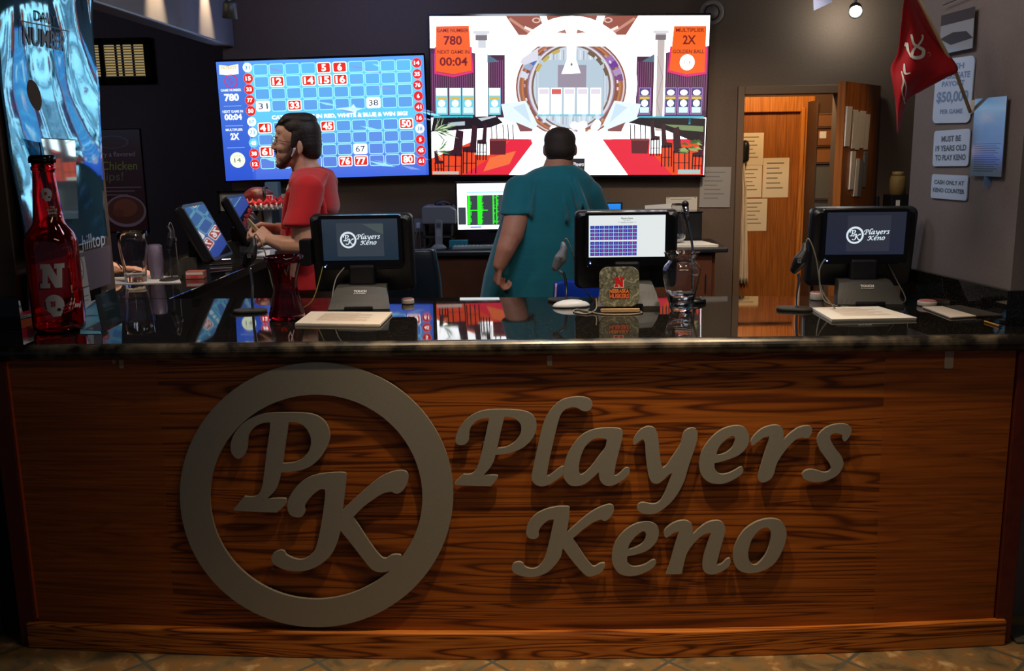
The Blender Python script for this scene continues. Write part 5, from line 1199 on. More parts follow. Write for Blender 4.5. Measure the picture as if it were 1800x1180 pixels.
nc = thing('notice_card', 'flat teal box behind the keyboard on the back worktop', 'box', (-.50, 6.25, ZB)); obj('card_box', box(NB(), -.06, .06, -.03, .03, .001, .045), pm('teal_card', rgb(40, 130, 150), .5), nc)
so = atY(736, 396, 6.59)
wo = thing('wall_outlet', 'grey wall socket with plugged white cords left of the printer', 'socket', (so.x, 6.597, so.z))
obj('outlet_plate', prism(NB(), rr(.06, .09, .006, 3), .008, Matrix.Translation((0, -.008, 0))), GREYPL, wo); obj('plug', box(NB(), -.014, .014, -.035, -.008, -.02, .018), WHITEP, wo, bevel=.004)
cable('cord', [(0, -.03, -.02), (-.03, -.03, -.12), (-.035, -.02, -.3)], .003, GREYPL, wo); cable('cord', [(.006, -.03, -.02), (.01, -.03, -.12), (.0, -.02, -.3)], .003, GREYPL, wo)
# right end of the back worktop
tx0, tx1 = atY(1178, 400, 6.4).x, atY(1233, 400, 6.4).x; tz = atY(1200, 374, 6.4).z
ty = thing('document_tray', 'black document box on the right end of the back worktop', 'tray', ((tx0+tx1)/2, 6.46, ZB))
obj('tray_box', box(NB(), (tx0-tx1)/2, (tx1-tx0)/2, -.08, .08, .001, tz-ZB), BLK, ty, bevel=.004); obj('tray_lid', box(NB(), (tx0-tx1)/2-.004, (tx1-tx0)/2+.004, -.085, .085, tz-ZB, tz-ZB+.008), BLKG, ty)
paper_stack([Vector((x, y, ZB)) for x, y in ((.86, 6.33), (1.08, 6.33), (1.14, 6.06), (.84, 6.06))], 'white paper stack lying on the right end of the back worktop', 4, PAPER, False, None)
jr = thing('glass_jar', 'rounded clear glass jar with narrow neck before the black document box', 'jar', (atY(1192, 415, 6.2).x-.01, 6.2, ZB+.014))
pr = [(0, .003), (.03, .001), (.055, .03), (.062, .075), (.055, .13), (.034, .165), (.030, .19), (.037, .235), (.030, .25)]
obj('jar_glass', lathe(NB(), pr+[(.027, .25)]+[(max(0, r-.003), max(z, .008)) for r, z in pr[::-1]], n=40), GLASS, jr, True)
notice('wall_notice', 'white card pinned by its corners on the wall above the document box', 1171, 347, 1225, 374, 6.59, 2, (206, 196, 178), group=None, pinned=True)
notice('wall_notice', 'loose white sheets leaning at the wall behind the middle terminal', 1134, 360, 1180, 380, 6.56, 0, (214, 212, 206), -3)
notice('wall_notice', 'grey gridded sheet on the wall just left of the doorway', 1231, 294, 1283, 364, 6.59, 7, (150, 142, 134), 1, inkc=(118, 112, 108))
# office chair between first terminal and the teal shirt, and blue chair
def office_chair(x, y, rz, lab, mat, top, w_, edge):
    t = thing('office_chair', lab, 'chair', (x, y, 0), rz)
    bm = NB(); n = 10; G = []
    for s_ in (0, 1):
        G.append([[bm.verts.new(((-1+2*i/n)*w_/2*(1-.12*(j/n)**3), .05*((-1+2*i/n)**2)*-1+s_*.05, top-.52+.52*j/n)) for i in range(n+1)] for j in range(n+1)])
    for s_ in (0, 1):
        for j in range(n):
            for i in range(n): bm.faces.new((G[s_][j][i], G[s_][j][i+1], G[s_][j+1][i+1], G[s_][j+1][i]))
    for j in range(n):
        for i in (0, n): bm.faces.new((G[0][j][i], G[0][j+1][i], G[1][j+1][i], G[1][j][i]))
    for i in range(n):
        for j in (0, n): bm.faces.new((G[0][j][i], G[0][j][i+1], G[1][j][i+1], G[1][j][i]))
    obj('backrest', bm, mat, t, True, bevel=.012)
    for s_ in (-1, 1): obj('edge_piping', tube(NB(), [(s_*w_/2, -.052, top-.5), (s_*w_/2*.995, -.052, top-.2), (s_*w_/2*.88, -.042, top-.003)], .005, 8, smoothn=6), edge, t, True)
    obj('seat', box(NB(), -w_/2, w_/2, -.45, .02, .52, .60), mat, t, bevel=.03, seg=3)
    obj('gas_column', tube(NB(), [(0, -.2, .06), (0, -.2, .52)], .025, 14), CHROME, t); obj('back_support', box(NB(), -.03, .03, .05, .07, .5, top-.3), BLK, t)
    for k in range(5):
        a = k*2*PI/5; l = obj('leg', tube(NB(), [(0, -.2, .09), (.28*math.cos(a), -.2+.28*math.sin(a), .06)], [.022, .014], 8), BLK, t)
        obj('caster', tube(NB(), [(.28*math.cos(a)-.01, -.2+.28*math.sin(a), .027), (.28*math.cos(a)+.01, -.2+.28*math.sin(a), .027)], .026, 14), BLK, l)
    return t
office_chair(-.715, 5.0, R(168), 'dark leather office chair with pale piping behind the first counter terminal', LEATH, 1.192, .42, pm('teal_grey_piping', rgb(70, 104, 120), .4))
office_chair(.185, 4.62, R(18), 'blue vinyl chair with striped edge beside the teal shirt behind the counter', BLUEC, 1.07, .25, pm('pink_white_piping', rgb(206, 160, 176), .4))

# ================================================================== RIGHT COLUMN: SIGNS AND FLAG
WN = Vector((PD[1], -PD[0], 0)); WN = WN if WN.x < 0 else -WN          # outward normal of the side face
SO = Vector((PA[0], PA[1], 0))+WN*.006
def wallsign(name, lab, c4, mat_, draw, cat='sign', thick=.004, printm=None, rad=.10, grp=None, extra=.0):
    """c4: photo corners TL, TR, BR, BL projected on the column's side face"""
    P = [onwall(x, y, (SO.x+WN.x*extra, SO.y+WN.y*extra), PD) for x, y in c4]
    c = sum(P, Vector())/4; ex = ((P[1]-P[0])+(P[2]-P[3])).normalized(); ez = ((P[0]-P[3])+(P[1]-P[2])).normalized(); ey = ez.cross(ex).normalized(); ez = ex.cross(ey).normalized()
    w_ = ((P[1]-P[0]).length+(P[2]-P[3]).length)/2; h_ = ((P[0]-P[3]).length+(P[1]-P[2]).length)/2
    M = Matrix((( ex.x, ey.x, ez.x, c.x), (ex.y, ey.y, ez.y, c.y), (ex.z, ey.z, ez.z, c.z), (0, 0, 0, 1)))
    t = thing(name, lab, cat, c, 0, grp); t.rotation_euler = M.to_euler()
    obj('sign_plate', prism(NB(), rr(w_, h_, max(.001, rad*min(w_, h_)), 4), thick), mat_, t)
    pc = Pic(-100, -100*h_/w_, 100, 100*h_/w_, w_, h_, .0004); draw(pc, 100*h_/w_); pc.build('sign_print', printm or PRINT, t, Matrix.Translation((0, -.0003, 0)))
    return t
PLQ = pm('pale_sign_plastic', rgb(176, 196, 226), .35)
IB = (66, 82, 104)
def d1(pc, H):
    for t, y, h, wd in (('CASH', -.74, .16, 100), ('AGGREGATE', -.46, .17, 168), ('PAYOUT', -.22, .15, 120), ('$50,000', .18, .30, 168), ('PER GAME', .64, .13, 120)): pc.text(t, 0, y*H, h*H, (92, 128, 176), 1, wd=wd, bold=.03)
def d2(pc, H):
    for t, y, wd in (('MUST BE', -.52, 108), ('19 YEARS OLD', 0, 172), ('TO PLAY KENO', .52, 172)): pc.text(t, 0, y*H, .29*H, IB, 1, wd=wd, bold=.035)
def d3(pc, H):
    for t, y, wd in (('CASH ONLY AT', -.36, 166), ('KENO COUNTER', .3, 176)): pc.text(t, 0, y*H, .32*H, IB, 1, wd=wd, bold=.035)
def d4(pc, H):
    pc.rect(-100, -H, 100, H, (150, 160, 172), 0)
    for k in range(13): pc.rect(-80, .16*H+k*.058*H, 84-(k*23 % 40), .175*H+k*.058*H, (92, 80, 84), 1)
def d5(pc, H): pc.rect(-100, -H, 100, -.45*H, (96, 92, 96), 0); pc.rect(-100, -.45*H, 100, H, (190, 196, 206), 0); pc.poly([(-100, .2*H), (-20, 0), (60, .1*H), (100, .5*H), (-30, .62*H)], (90, 92, 100), None, 1)
wallsign('wall_sign', 'tallest white wall sign, its dollar amount partly behind the red flag', ((1645, 104), (1711, 100), (1707, 213), (1640, 219)), PLQ, d1, grp=None)
wallsign('wall_sign', 'white wall sign reading must be 19 years old to play keno', ((1641, 231), (1704, 226), (1703, 292), (1640, 292)), PLQ, d2)
wallsign('wall_sign', 'smallest white wall sign reading cash only at keno counter', ((1638, 307), (1701, 308), (1699, 354), (1636, 347)), PLQ, d3)
lam = pm('glossy_plastic_sleeve', rgb(140, 150, 165), .05, .6)
wallsign('laminated_notice', 'glossy laminated notice with fine print, rightmost on the right column', ((1711, 176), (1766, 168), (1764, 312), (1708, 308)), lam, d4, 'notice', .003, PRINTG, .02, extra=.010)
s5 = wallsign('laminated_notice', 'small laminated sheet hanging by a wire near the top of the right column', ((1654, 28), (1711, 12), (1712, 84), (1652, 96)), lam, d5, 'notice', .002, PRINTG, .02, extra=.012)
obj('hanging_wire', tube(NB(), [(-.09, -.002, .105), (.10, -.002, .118), (.12, -.006, .125)], .0018, 6), BLK, s5)
tgp = onwall(1729, 317, (SO.x, SO.y), PD)
obj('blue_tag', box(NB(), tgp.x-.012, tgp.x+.012, tgp.y-.03, tgp.y-.028, tgp.z-.02, tgp.z+.015, ), pm('blue_tape', rgb(110, 140, 190), .6), None, label='tiny blue tape tag under the rightmost laminated notice', cat='tape').rotation_euler = (0, 0, 0)
# flag on its slanting pole
fl = thing('flag', 'red cloth flag with white script hanging from a slanting wooden pole on the right column', 'flag', onwall(1711, 197, (SO.x, SO.y), PD))
pb = onwall(1711, 197, (SO.x, SO.y), PD)+WN*.012; pt = atY(1600, -30, 3.34); pm_ = atY(1679, 124, 3.46)
o = obj('pole', tube(NB(), [pb, pm_, pt], .006, 10), pm('pale_pole_wood', rgb(186, 160, 124), .5), None, True); under(o, fl)
bkt = [onwall(x, y, (SO.x, SO.y), PD)+WN*.004 for x, y in ((1708, 176), (1742, 174), (1738, 192), (1708, 200))]
o = obj('pole_bracket', slab(NB(), bkt, .010), pm('beige_bracket', rgb(190, 178, 160), .5), None); under(o, fl)
# cloth: rows from the pole down, left outline and right outline traced, with depth folds
Lo = [(1597, -30), (1589, 0), (1584, 45), (1578, 92), (1566, 118), (1568, 140), (1573, 172), (1576, 203), (1577, 236)]
Ro = [(1600, -30), (1612, 0), (1637, 42), (1660, 84), (1684, 122), (1660, 138), (1620, 160), (1595, 178), (1578, 237)]
bm = NB(); G = []; nc_ = 22; Ls = spline([(x, y, 0) for x, y in Lo], 5); Rs = spline([(x, y, 0) for x, y in Ro], 5)
def flagpt(u, v):
    k = v*(len(Ls)-1); i = min(int(k), len(Ls)-2); t = k-i
    a = Ls[i].lerp(Ls[i+1], t); b = Rs[i].lerp(Rs[i+1], t); p = a.lerp(b, u)
    Y = 3.30+.14*u+.035*math.sin(u*9+v*3)*(1-u)*min(1, v*3)+.02*math.sin(v*7)
    return atY(p.x, p.y, Y)
for j in range(41): G.append([bm.verts.new(flagpt(i/nc_, j/40)) for i in range(nc_+1)])
for j in range(40):
    for i in range(nc_):
        try: bm.faces.new((G[j][i], G[j][i+1], G[j+1][i+1], G[j+1][i]))
        except ValueError: pass
bmesh.ops.remove_doubles(bm, verts=bm.verts, dist=.0004)
o = obj('flag_cloth', bm, FLAGM, None, True, solid=.0014); under(o, fl)
def uv_of(px, py):
    best = None
    for j in range(81):
        v_ = j/80; k = v_*(len(Ls)-1); i = min(int(k), len(Ls)-2); t = k-i; a = Ls[i].lerp(Ls[i+1], t); b = Rs[i].lerp(Rs[i+1], t)
        y = a.y+(b.y-a.y)*max(0, min(1, (px-a.x)/max(b.x-a.x, 1e-3)))
        if best is None or abs(y-py) < best[0]: best = (abs(y-py), v_, max(0, min(1, (px-a.x)/max(b.x-a.x, 1))))
    return best[2], best[1]
def zf(P): return [(1540+x/2.95, y/2.95) for x, y in P]
strokes = [([(182, 178), (196, 228), (224, 246), (246, 262), (240, 290), (210, 300), (186, 290), (196, 256), (226, 226), (242, 196), (238, 180)], 6.2),
           ([(150, 240), (158, 226), (166, 262), (182, 296)], 5.2), ([(146, 330), (150, 380), (178, 378)], 4), ([(132, 370), (142, 420), (134, 470), (150, 540)], 3.2), ([(140, 400), (156, 450), (148, 520)], 2.4)]
for P, wd in strokes:
    Q = spline([(x, y, 0) for x, y in zf(P)], 5); bm = NB(); pv = None
    for i, p in enumerate(Q):
        tn = (Q[min(i+1, len(Q)-1)]-Q[max(i-1, 0)]).normalized(); nn = Vector((-tn.y, tn.x, 0))*wd/2*(.55+.45*math.sin(PI*min(1, i/(len(Q)-1)*1.3)))
        cur = []
        for q in (p+nn, p-nn):
            u, v_ = uv_of(q.x, q.y); d = flagpt(u, v_); e = ray(q.x, q.y); d2_ = Vector((0, 0, CH))+e*((d.y-.006)/e.y); cur.append(bm.verts.new(d2_))
        if pv: bm.faces.new((pv[0], pv[1], cur[1], cur[0]))
        pv = cur
    o = obj('script_mark', bm, WHITEINK, None, True); under(o, fl)
bm = NB(); c = zf([(272, 282)])[0]; Q = []
for k in range(14):
    a = k*2*PI/14; Q.append((c[0]+2.8*math.cos(a), c[1]+2.8*math.sin(a), c[0]+3.6*math.cos(a), c[1]+3.6*math.sin(a)))
Yr = flagpt(*uv_of(*c)).y-.007
for k in range(14): a, b = Q[k], Q[(k+1) % 14]; quad(bm, [atY(a[0], a[1], Yr), atY(a[2], a[3], Yr), atY(b[2], b[3], Yr), atY(b[0], b[1], Yr)])
o = obj('registered_mark', bm, pm('pink_print', rgb(206, 120, 120), .7), None); under(o, fl)

# ================================================================== DOORWAY AREA
for px0, py0, px1, py1, lab in ((1300, 234, 1341, 290, 'topmost white sheet on the wooden door in the back room'), (1302, 291, 1338, 347, 'white sheet on the wooden door directly under the topmost one'), (1342, 278, 1385, 347, 'white sheet on the wooden door to the right of the two upper ones'), (1302, 350, 1347, 406, 'lowest white sheet on the wooden door in the back room')):
    notice('door_notice', lab, px0, py0, px1, py1, 7.737, 6, (222, 206, 176), group='sheets on the wooden door')
hk = atY(1312, 250, 7.69)
co = thing('white_apron', 'long white apron hanging at the left edge of the doorway', 'apron', (hk.x-.03, 7.69, 1.0))
bm = NB(); n = 24; G = []
za, zb2 = atY(1312, 285, 7.69).z, atY(1312, 498, 7.69).z
xl = atY(1296, 300, 7.69).x; xr = atY(1318, 300, 7.69).x
for j in range(21): G.append([bm.verts.new((xl+(xr-xl)*(i/n)*(.75+.35*j/20 if j > 3 else .55+.05*j), 7.69+.02*math.sin(i*1.1+j*.15), za+(zb2-za)*j/20)) for i in range(n+1)])
for j in range(20):
    for i in range(n): bm.faces.new((G[j][i], G[j][i+1], G[j+1][i+1], G[j+1][i]))
o = obj('apron_cloth', bm, pm('white_cotton', rgb(206, 190, 166), .85), None, True, solid=.004); under(o, co)
cp = thing('dark_hat', 'black hat hanging above the white apron in the doorway', 'hat', (xl+.05, 7.69, za+.06))
bm = NB(); chain(bm, [((xl+.04, 7.69, za+.02), (.05, .04, .03)), ((xl+.055, 7.69, za+.12), (.035, .04, .05))])
o = blob('hat_felt', bm, BLK, cp, .006, 3)
o = obj('coat_hook', tube(NB(), [(xl+.03, 7.69, za+.14), (xl+.02, 7.737, za+.18)], .006, 8), CHROME); under(o, cp)
# stack of cartons and boxes right of the inner door
sx0, sx1 = atY(1433, 300, 7.45).x, atY(1471, 300, 7.45).x
su = thing('shelf_unit', 'narrow brown shelf holding boxes at the right of the doorway', 'shelf', ((sx0+sx1)/2, 7.6, 0))
bm = NB(); box(bm, sx0-.012, sx0, 7.44, 7.68, 0, 2.0); box(bm, sx1+.10, sx1+.112, 7.44, 7.68, 0, 2.0)
o = obj('shelf_sides', bm, pm('shelf_brown', rgb(80, 54, 36), .6)); under(o, su)
zz_ = [atY(1450, y, 7.45).z for y in (197, 224, 257, 286, 350, 376, 440)]
zs = []
for i, (py0, py1, c, lab) in enumerate(((199, 222, (122, 78, 44), 'brown carton, topmost on the shelf in the doorway'), (226, 255, (128, 76, 36), 'brown carton with a small white label, second from the top of the doorway shelf'), (259, 285, (138, 84, 34), 'orange-brown carton, third from the top of the doorway shelf'), (290, 349, (92, 88, 80), 'large grey box below the brown cartons on the doorway shelf'), (353, 400, (84, 82, 78), 'grey box at the bottom of the doorway shelf'))):
    a, b = atY(1450, py0, 7.45), atY(1450, py1, 7.45)
    o = obj('shelf_board', box(NB(), sx0, sx1+.10, 7.44, 7.68, b.z-.014, b.z-.002), pm('shelf_board_brown', rgb(70, 48, 34), .6)); under(o, su)
    bx2 = thing('storage_box', lab, 'box', ((sx0+sx1)/2, 7.56, b.z), 0, 'boxes on the doorway shelf')
    o = obj('box_body', box(NB(), sx0+.003, sx1+.09, 7.45, 7.66, b.z-.0015, a.z-.012), pm('carton_%s' % 'abcde'[i], rgb(*c), .7, noise=.06), bevel=.003); under(o, bx2)
    o = obj('box_lid', box(NB(), sx0+.001, sx1+.092, 7.447, 7.663, a.z-.012, a.z-.002), pm('carton_lid_%s' % 'abcde'[i], rgb(*[int(q*.9) for q in c]), .7), bevel=.002); under(o, bx2)
    if i == 1:
        o = obj('box_label', box(NB(), sx0+.02, sx0+.07, 7.449, 7.4505, b.z+.05, b.z+.10), PAPER); under(o, bx2)
# white folders in pockets on the open leaf
LD = Vector((LB[0]-LA.x, 6.56-5.98, 0)).normalized(); LN = Vector((LD.y, -LD.x, 0)); LN = LN if LN.y < 0 else -LN
LN = Vector((LD.y, -LD.x, 0)); LN = -LN if LN.x < 0 and False else LN
fpos = Vector((LA.x, 5.98, 0))
if (Vector((0, 0, 0))-fpos).dot(LN) < 0: LN = -LN
for i, (px0, px1, py0, py1, lab) in enumerate(((1486, 1494, 187, 257, 'brightest white folder, upper left on the open door leaf'), (1498, 1504, 193, 261, 'second white folder of the upper row on the open door leaf'), (1505, 1510, 197, 263, 'third white folder of the upper row on the open door leaf'), (1511, 1518, 195, 260, 'tilted fourth folder of the upper row on the open door leaf'), (1520, 1525, 201, 263, 'dim fifth folder of the upper row on the open door leaf'),
                                             (1494, 1500, 266, 332, 'first white folder of the lower row on the open door leaf'), (1502, 1506, 279, 344, 'second thin folder of the lower row on the open door leaf'), (1508, 1513, 282, 345, 'grey folder of the lower row on the open door leaf'), (1517, 1521, 266, 328, 'dim last folder of the lower row on the open door leaf'))):
    a = onwall(px0, py0, (fpos.x, fpos.y), (LD.x, LD.y)); b = onwall(px1, py1, (fpos.x, fpos.y), (LD.x, LD.y))
    f_ = thing('wall_folder', lab, 'folder', (a.x, a.y, b.z), 0, 'folders on the open door leaf')
    b = a.lerp(Vector((b.x, b.y, a.z)), .72)+Vector((0, 0, b.z-a.z)); a2 = a+LN*.003; b2 = b+LN*.003
    bm = NB(); slab(bm, [(a2.x, a2.y, a.z), (b2.x, b2.y, a.z-.01), (b2.x+LN.x*.0, b2.y, b.z), (a2.x, a2.y, b.z+.01)], .001)
    q0 = Vector((a2.x, a2.y, 0)); q1 = Vector((b2.x, b2.y, 0)); bm.free(); bm = NB()
    bot = [q0, q1, q1+LN*.006, q0+LN*.006]; top = [q0, q1, q1+LN*.012, q0+LN*.012]
    A_ = [bm.verts.new((p.x, p.y, b.z)) for p in bot]; B_ = [bm.verts.new((p.x, p.y, a.z)) for p in top]
    bm.faces.new(A_); bm.faces.new(B_[::-1])
    for k in range(4): bm.faces.new((A_[k], A_[(k+1) % 4], B_[(k+1) % 4], B_[k]))
    o = obj('folder_sheets', bm, PAPER if i < 7 else GREYPL); under(o, f_)
# low cabinet with a black box, yellow jar and marker
cx0, cx1 = atY(1548, 400, 6.35).x, atY(1640, 400, 6.35).x
sc = thing('side_cabinet', 'brown side cabinet against the back wall behind the rightmost terminal', 'cabinet', (2.6, 6.4, 0))
o = obj('cabinet_body', box(NB(), cx0-.07, cx1+.1, 6.2, 6.59, 0, 1.20), WALL, bevel=.004); under(o, sc)
q = atY(1562, 343, 6.3)
bb = thing('black_box', 'black box with a small white card on the side cabinet beside the right column', 'box', (q.x+.08, 6.32, 1.201))
o = obj('box_body', box(NB(), q.x, q.x+.17, 6.25, 6.40, 1.202, q.z), BLK, bevel=.003); under(o, bb)
o = obj('white_card', box(NB(), q.x+.03, q.x+.055, 6.247, 6.2495, q.z-.09, q.z-.03), PAPER); under(o, bb)
yj = thing('yellow_jar', 'dull yellow jar standing on the black box beside the right column', 'jar', (q.x+.06, 6.32, q.z+.001))
obj('jar_body', lathe(NB(), [(0, .001), (.05, .001), (.05, .09), (.042, .12), (0, .122)], n=24), pm('dull_yellow', rgb(150, 120, 66), .6), yj, True); obj('jar_lid', lathe(NB(), [(0, .123), (.036, .123), (.036, .145), (0, .147)], n=24), pm('lid_yellow', rgb(170, 142, 84), .5), yj, True)
q = atY(1543, 345, 6.3)
mk = thing('marker_pen', 'black marker with red end standing upright in a cup on the side cabinet', 'pen', (q.x, 6.3, 1.201))
o = obj('pen_barrel', tube(NB(), [(q.x, 6.3, 1.26), (q.x-.002, 6.3, q.z)], .013, 12), BLK); under(o, mk)
o = obj('pen_band', tube(NB(), [(q.x, 6.3, q.z-.105), (q.x, 6.3, q.z-.085)], .0145, 12), REDC); under(o, mk)
o = obj('pen_cup', lathe(NB(), [(0, .001), (.03, .001), (.032, .06), (.029, .06), (.027, .005), (0, .005)], (q.x, 6.3, 1.201), 20), GREYP); under(o, mk)
# detector, spotlights, hanging sign, poster
sd = atY(1251, 22, 6.59)
dt = thing('wall_detector', 'round off-white detector on the wall above the casino screen corner', 'detector', (sd.x, 6.598, sd.z))
obj('detector_ring', lathe(NB(), [(.05, 0), (.078, 0), (.078, .02), (.05, .02)], n=36, close=True), pm('dusty_plastic', rgb(128, 116, 108), .6), dt, True).rotation_euler = (R(90), 0, 0)
obj('detector_core', lathe(NB(), [(0, 0), (.045, 0), (.04, .03), (0, .034)], n=30), pm('dusty_grey', rgb(96, 88, 84), .6), dt, True).rotation_euler = (R(90), 0, 0)
def spot_fixture(p, aim, lab, glow, e):
    t = thing('spot_lamp', lab, 'lamp', (p.x, p.y, 2.95))
    d = (Vector(aim)-p).normalized(); o = obj('lamp_stem', tube(NB(), [(p.x, p.y, 2.949), p-d*.05], .008, 8), CHROME); under(o, t)
    o = obj('lamp_head', tube(NB(), [p-d*.07, p-d*.055, p+d*.025], [.018, .036, .040], 20, caps=False), STEELD, None, True, solid=.003); under(o, t)
    o = obj('lamp_bulb', tube(NB(), [p-d*.01, p+d*.004], [.034, .034], 20), pm('lit_bulb', glow, emit=glow, es=e), None); under(o, t)
    return d
fpx = atY(404, 24, 5.6)
spot_fixture(fpx, (fpx.x-.1, fpx.y+.15, 1.6), 'spot lamp on a stem under the ceiling beside the grey bulkhead', (1, .80, .5, 1), 22)
light('fascia_light', 'SPOT', (-1.91, 6.05, 2.90), 150, (1, .74, .44), (-1.975, 6.05, 2.36), .01, 38, .9)
light('fascia_light', 'SPOT', (-1.90, 5.25, 2.92), 200, (1, .74, .44), (-1.975, 5.25, 2.36), .01, 38, .9)
sp2 = atY(1504, 19, 6.25)
spot_fixture(sp2, (sp2.x-.6, sp2.y-2.2, 1.5), 'bright spot lamp high up left of the red flag', (.85, .95, 1, 1), 30)
light('lamp_glow', 'POINT', (sp2.x, sp2.y+.12, sp2.z-.02), 6, (.85, .9, .85), None, .04)
hs = atY(1430, 19, 5.2); hs2 = atY(1462, 4, 5.2)
hg = thing('hanging_sign', 'blue and white sign corner hanging at the top edge above the doorway', 'sign', (hs.x+.1, 5.2, 2.93))
bm = NB(); slab(bm, [(hs.x, 5.2, hs.z), (hs2.x, 5.2, hs2.z), (hs2.x-.03, 5.22, 2.93), (hs.x-.05, 5.22, 2.93)], .008)
o = obj('sign_board', bm, pm('white_blue_board', rgb(140, 150, 186), .5)); under(o, hg)
bm = NB(); slab(bm, [(hs.x+.012, 5.195, hs.z+.028), (hs2.x-.022, 5.195, hs2.z+.024), (hs2.x-.045, 5.213, 2.92), (hs.x-.02, 5.213, 2.92)], .002)
o = obj('sign_face', bm, pm('navy_print', rgb(20, 34, 80), .5)); under(o, hg)
# dark food poster on the far left wall
a, b = atY(120, 228, 7.99), atY(262, 408, 7.99)
fp = thing('food_poster', 'dark food poster with yellow-green lettering and a plate on the far left wall', 'poster', ((a.x+b.x)/2, 7.99, (a.z+b.z)/2))
w_, h_ = b.x-a.x, a.z-b.z
obj('poster_board', box(NB(), -w_/2, w_/2, 0, .008, -h_/2, h_/2), pm('maroon_poster', rgb(54, 28, 34), .5), fp)
pc = Pic(-100, -127, 100, 127, w_, h_, .001)
pc.rect(-100, -127, 100, 127, (96, 80, 84), 0); pc.rect(-98, -125, 98, 125, (44, 22, 30), 1, (64, 20, 22)); pc.rect(-98, -125, 98, -96, (34, 28, 44), 2)
pc.ell(20, -95, 46, 16, (66, 62, 92), 3, ring=.15)
pc.text('try a flavored', 30, -66, 11, (150, 140, 160), 3, wd=100); pc.text('Chicken', 34, -38, 20, (120, 128, 52), 3, wd=100, bold=.01, shear=.1); pc.text('lips!', 14, -12, 20, (96, 98, 80), 3, wd=56, bold=.01, shear=.1)
for k in range(3): pc.rect(-20, 14+k*9, 90-k*20, 17+k*9, (120, 100, 110), 3)
pc.ell(40, 74, 58, 40, (150, 130, 140), 3); pc.ell(40, 72, 52, 34, (96, 52, 40), 4); pc.ell(40, 66, 34, 22, (132, 72, 50), 5); pc.ell(20, 78, 16, 10, (120, 60, 44), 6); pc.poly([(-60, 100), (-20, 60), (-8, 90), (-40, 120)], (130, 112, 120), None, 4)
pc.build('poster_print', PRINT, fp)

# ================================================================== PEOPLE
def hand(bm, wrist, d, up, s=1.0, curl=.9, thumb=1, spread=.10):
    """palm + five bent fingers; d: pointing direction, up: back-of-hand normal"""
    d = Vector(d).normalized(); up = Vector(up); up = (up-d*up.dot(d)).normalized(); sd = d.cross(up)
    Rm = Matrix((sd, d, up)).transposed()
    w_ = Vector(wrist)
    for k in range(4):
        off = (k-1.5)*.0185*s
        p = w_+sd*off*.6+d*.012*s; q = w_+sd*off+d*.085*s
        n = 5
        for i in range(n+1): ico(bm, p.lerp(q, i/n), (.0125*s, .016*s, .0125*s), 2, Rm)
        L_ = (.040, .046, .043, .034)[k]*s; a = 0; c = q; dd = Rm @ Vector((spread*(k-1.5)*.5, 1, 0)).normalized()
        for seg, (ln, r) in enumerate(((L_, .0092), (L_*.66, .0084), (L_*.52, .0076))):
            a += curl*(.75, 1.0, .7)[seg]*(1+.06*k); v_ = (dd*math.cos(a)-up*math.sin(a)).normalized(); e = c+v_*ln
            m = 4
            for i in range(m+1): ico(bm, c.lerp(e, i/m), r*s, 2)
            c = e
    t0 = w_+sd*thumb*.022*s+d*.02*s-up*.004*s; t1_ = t0+(sd*thumb*.9+d*.9-up*.5).normalized()*.04*s; t2_ = t1_+(d*1.0-up*.55+sd*thumb*.1).normalized()*.032*s; t3_ = t2_+(d*.8-up*.7-sd*thumb*.35).normalized()*.026*s
    chain(bm, [(t0, .014*s), (t1_, .012*s), (t2_, .0105*s), (t3_, .009*s)])
    return bm
# ---- person in the red shirt, in profile
YR = 4.42
def q_(x, y, dy=0):
    if y < 296: x -= 6; y += 4
    return atY(x, y, YR)+Vector((0, dy, 0))
pr1 = thing('person', 'bearded person in a red t-shirt standing in profile and holding folded notes', 'person', (q_(545, 400).x, YR, 0))
bm = NB(); S = .00262
E_ = lambda x, y, dy, r: ico(bm, q_(x, y, dy), r, 3)
E_(532, 234, 0, (.094, .074, .090)); E_(543, 240, 0, (.070, .070, .076)); E_(514, 246, 0, (.058, .060, .074)); E_(510, 268, 0, (.046, .050, .044)); E_(503, 284, 0, (.024, .028, .022)); E_(520, 278, 0, (.045, .052, .030))
E_(503, 226, 0, (.030, .052, .036)); E_(496, 236, 0, (.017, .046, .011))
chain(bm, [(q_(494, 241), (.010, .010, .012)), (q_(487, 254), (.013, .014, .012))]); E_(490, 257, .0, (.014, .018, .008))
E_(493, 266, 0, (.012, .024, .007)); E_(494.5, 272, 0, (.011, .022, .006)); E_(496, 280, 0, (.013, .024, .014))
E_(506, 256, -.040, (.028, .018, .022)); E_(506, 256, .040, (.028, .018, .022))
for s in (-1, 1): E_(540, 254, s*.072, (.014, .008, .031)); E_(538, 264, s*.072, (.009, .009, .012))
chain(bm, [(q_(538, 270), (.062, .058, .06)), (q_(543, 292), (.062, .060, .06)), (q_(548, 312), (.072, .075, .05))])
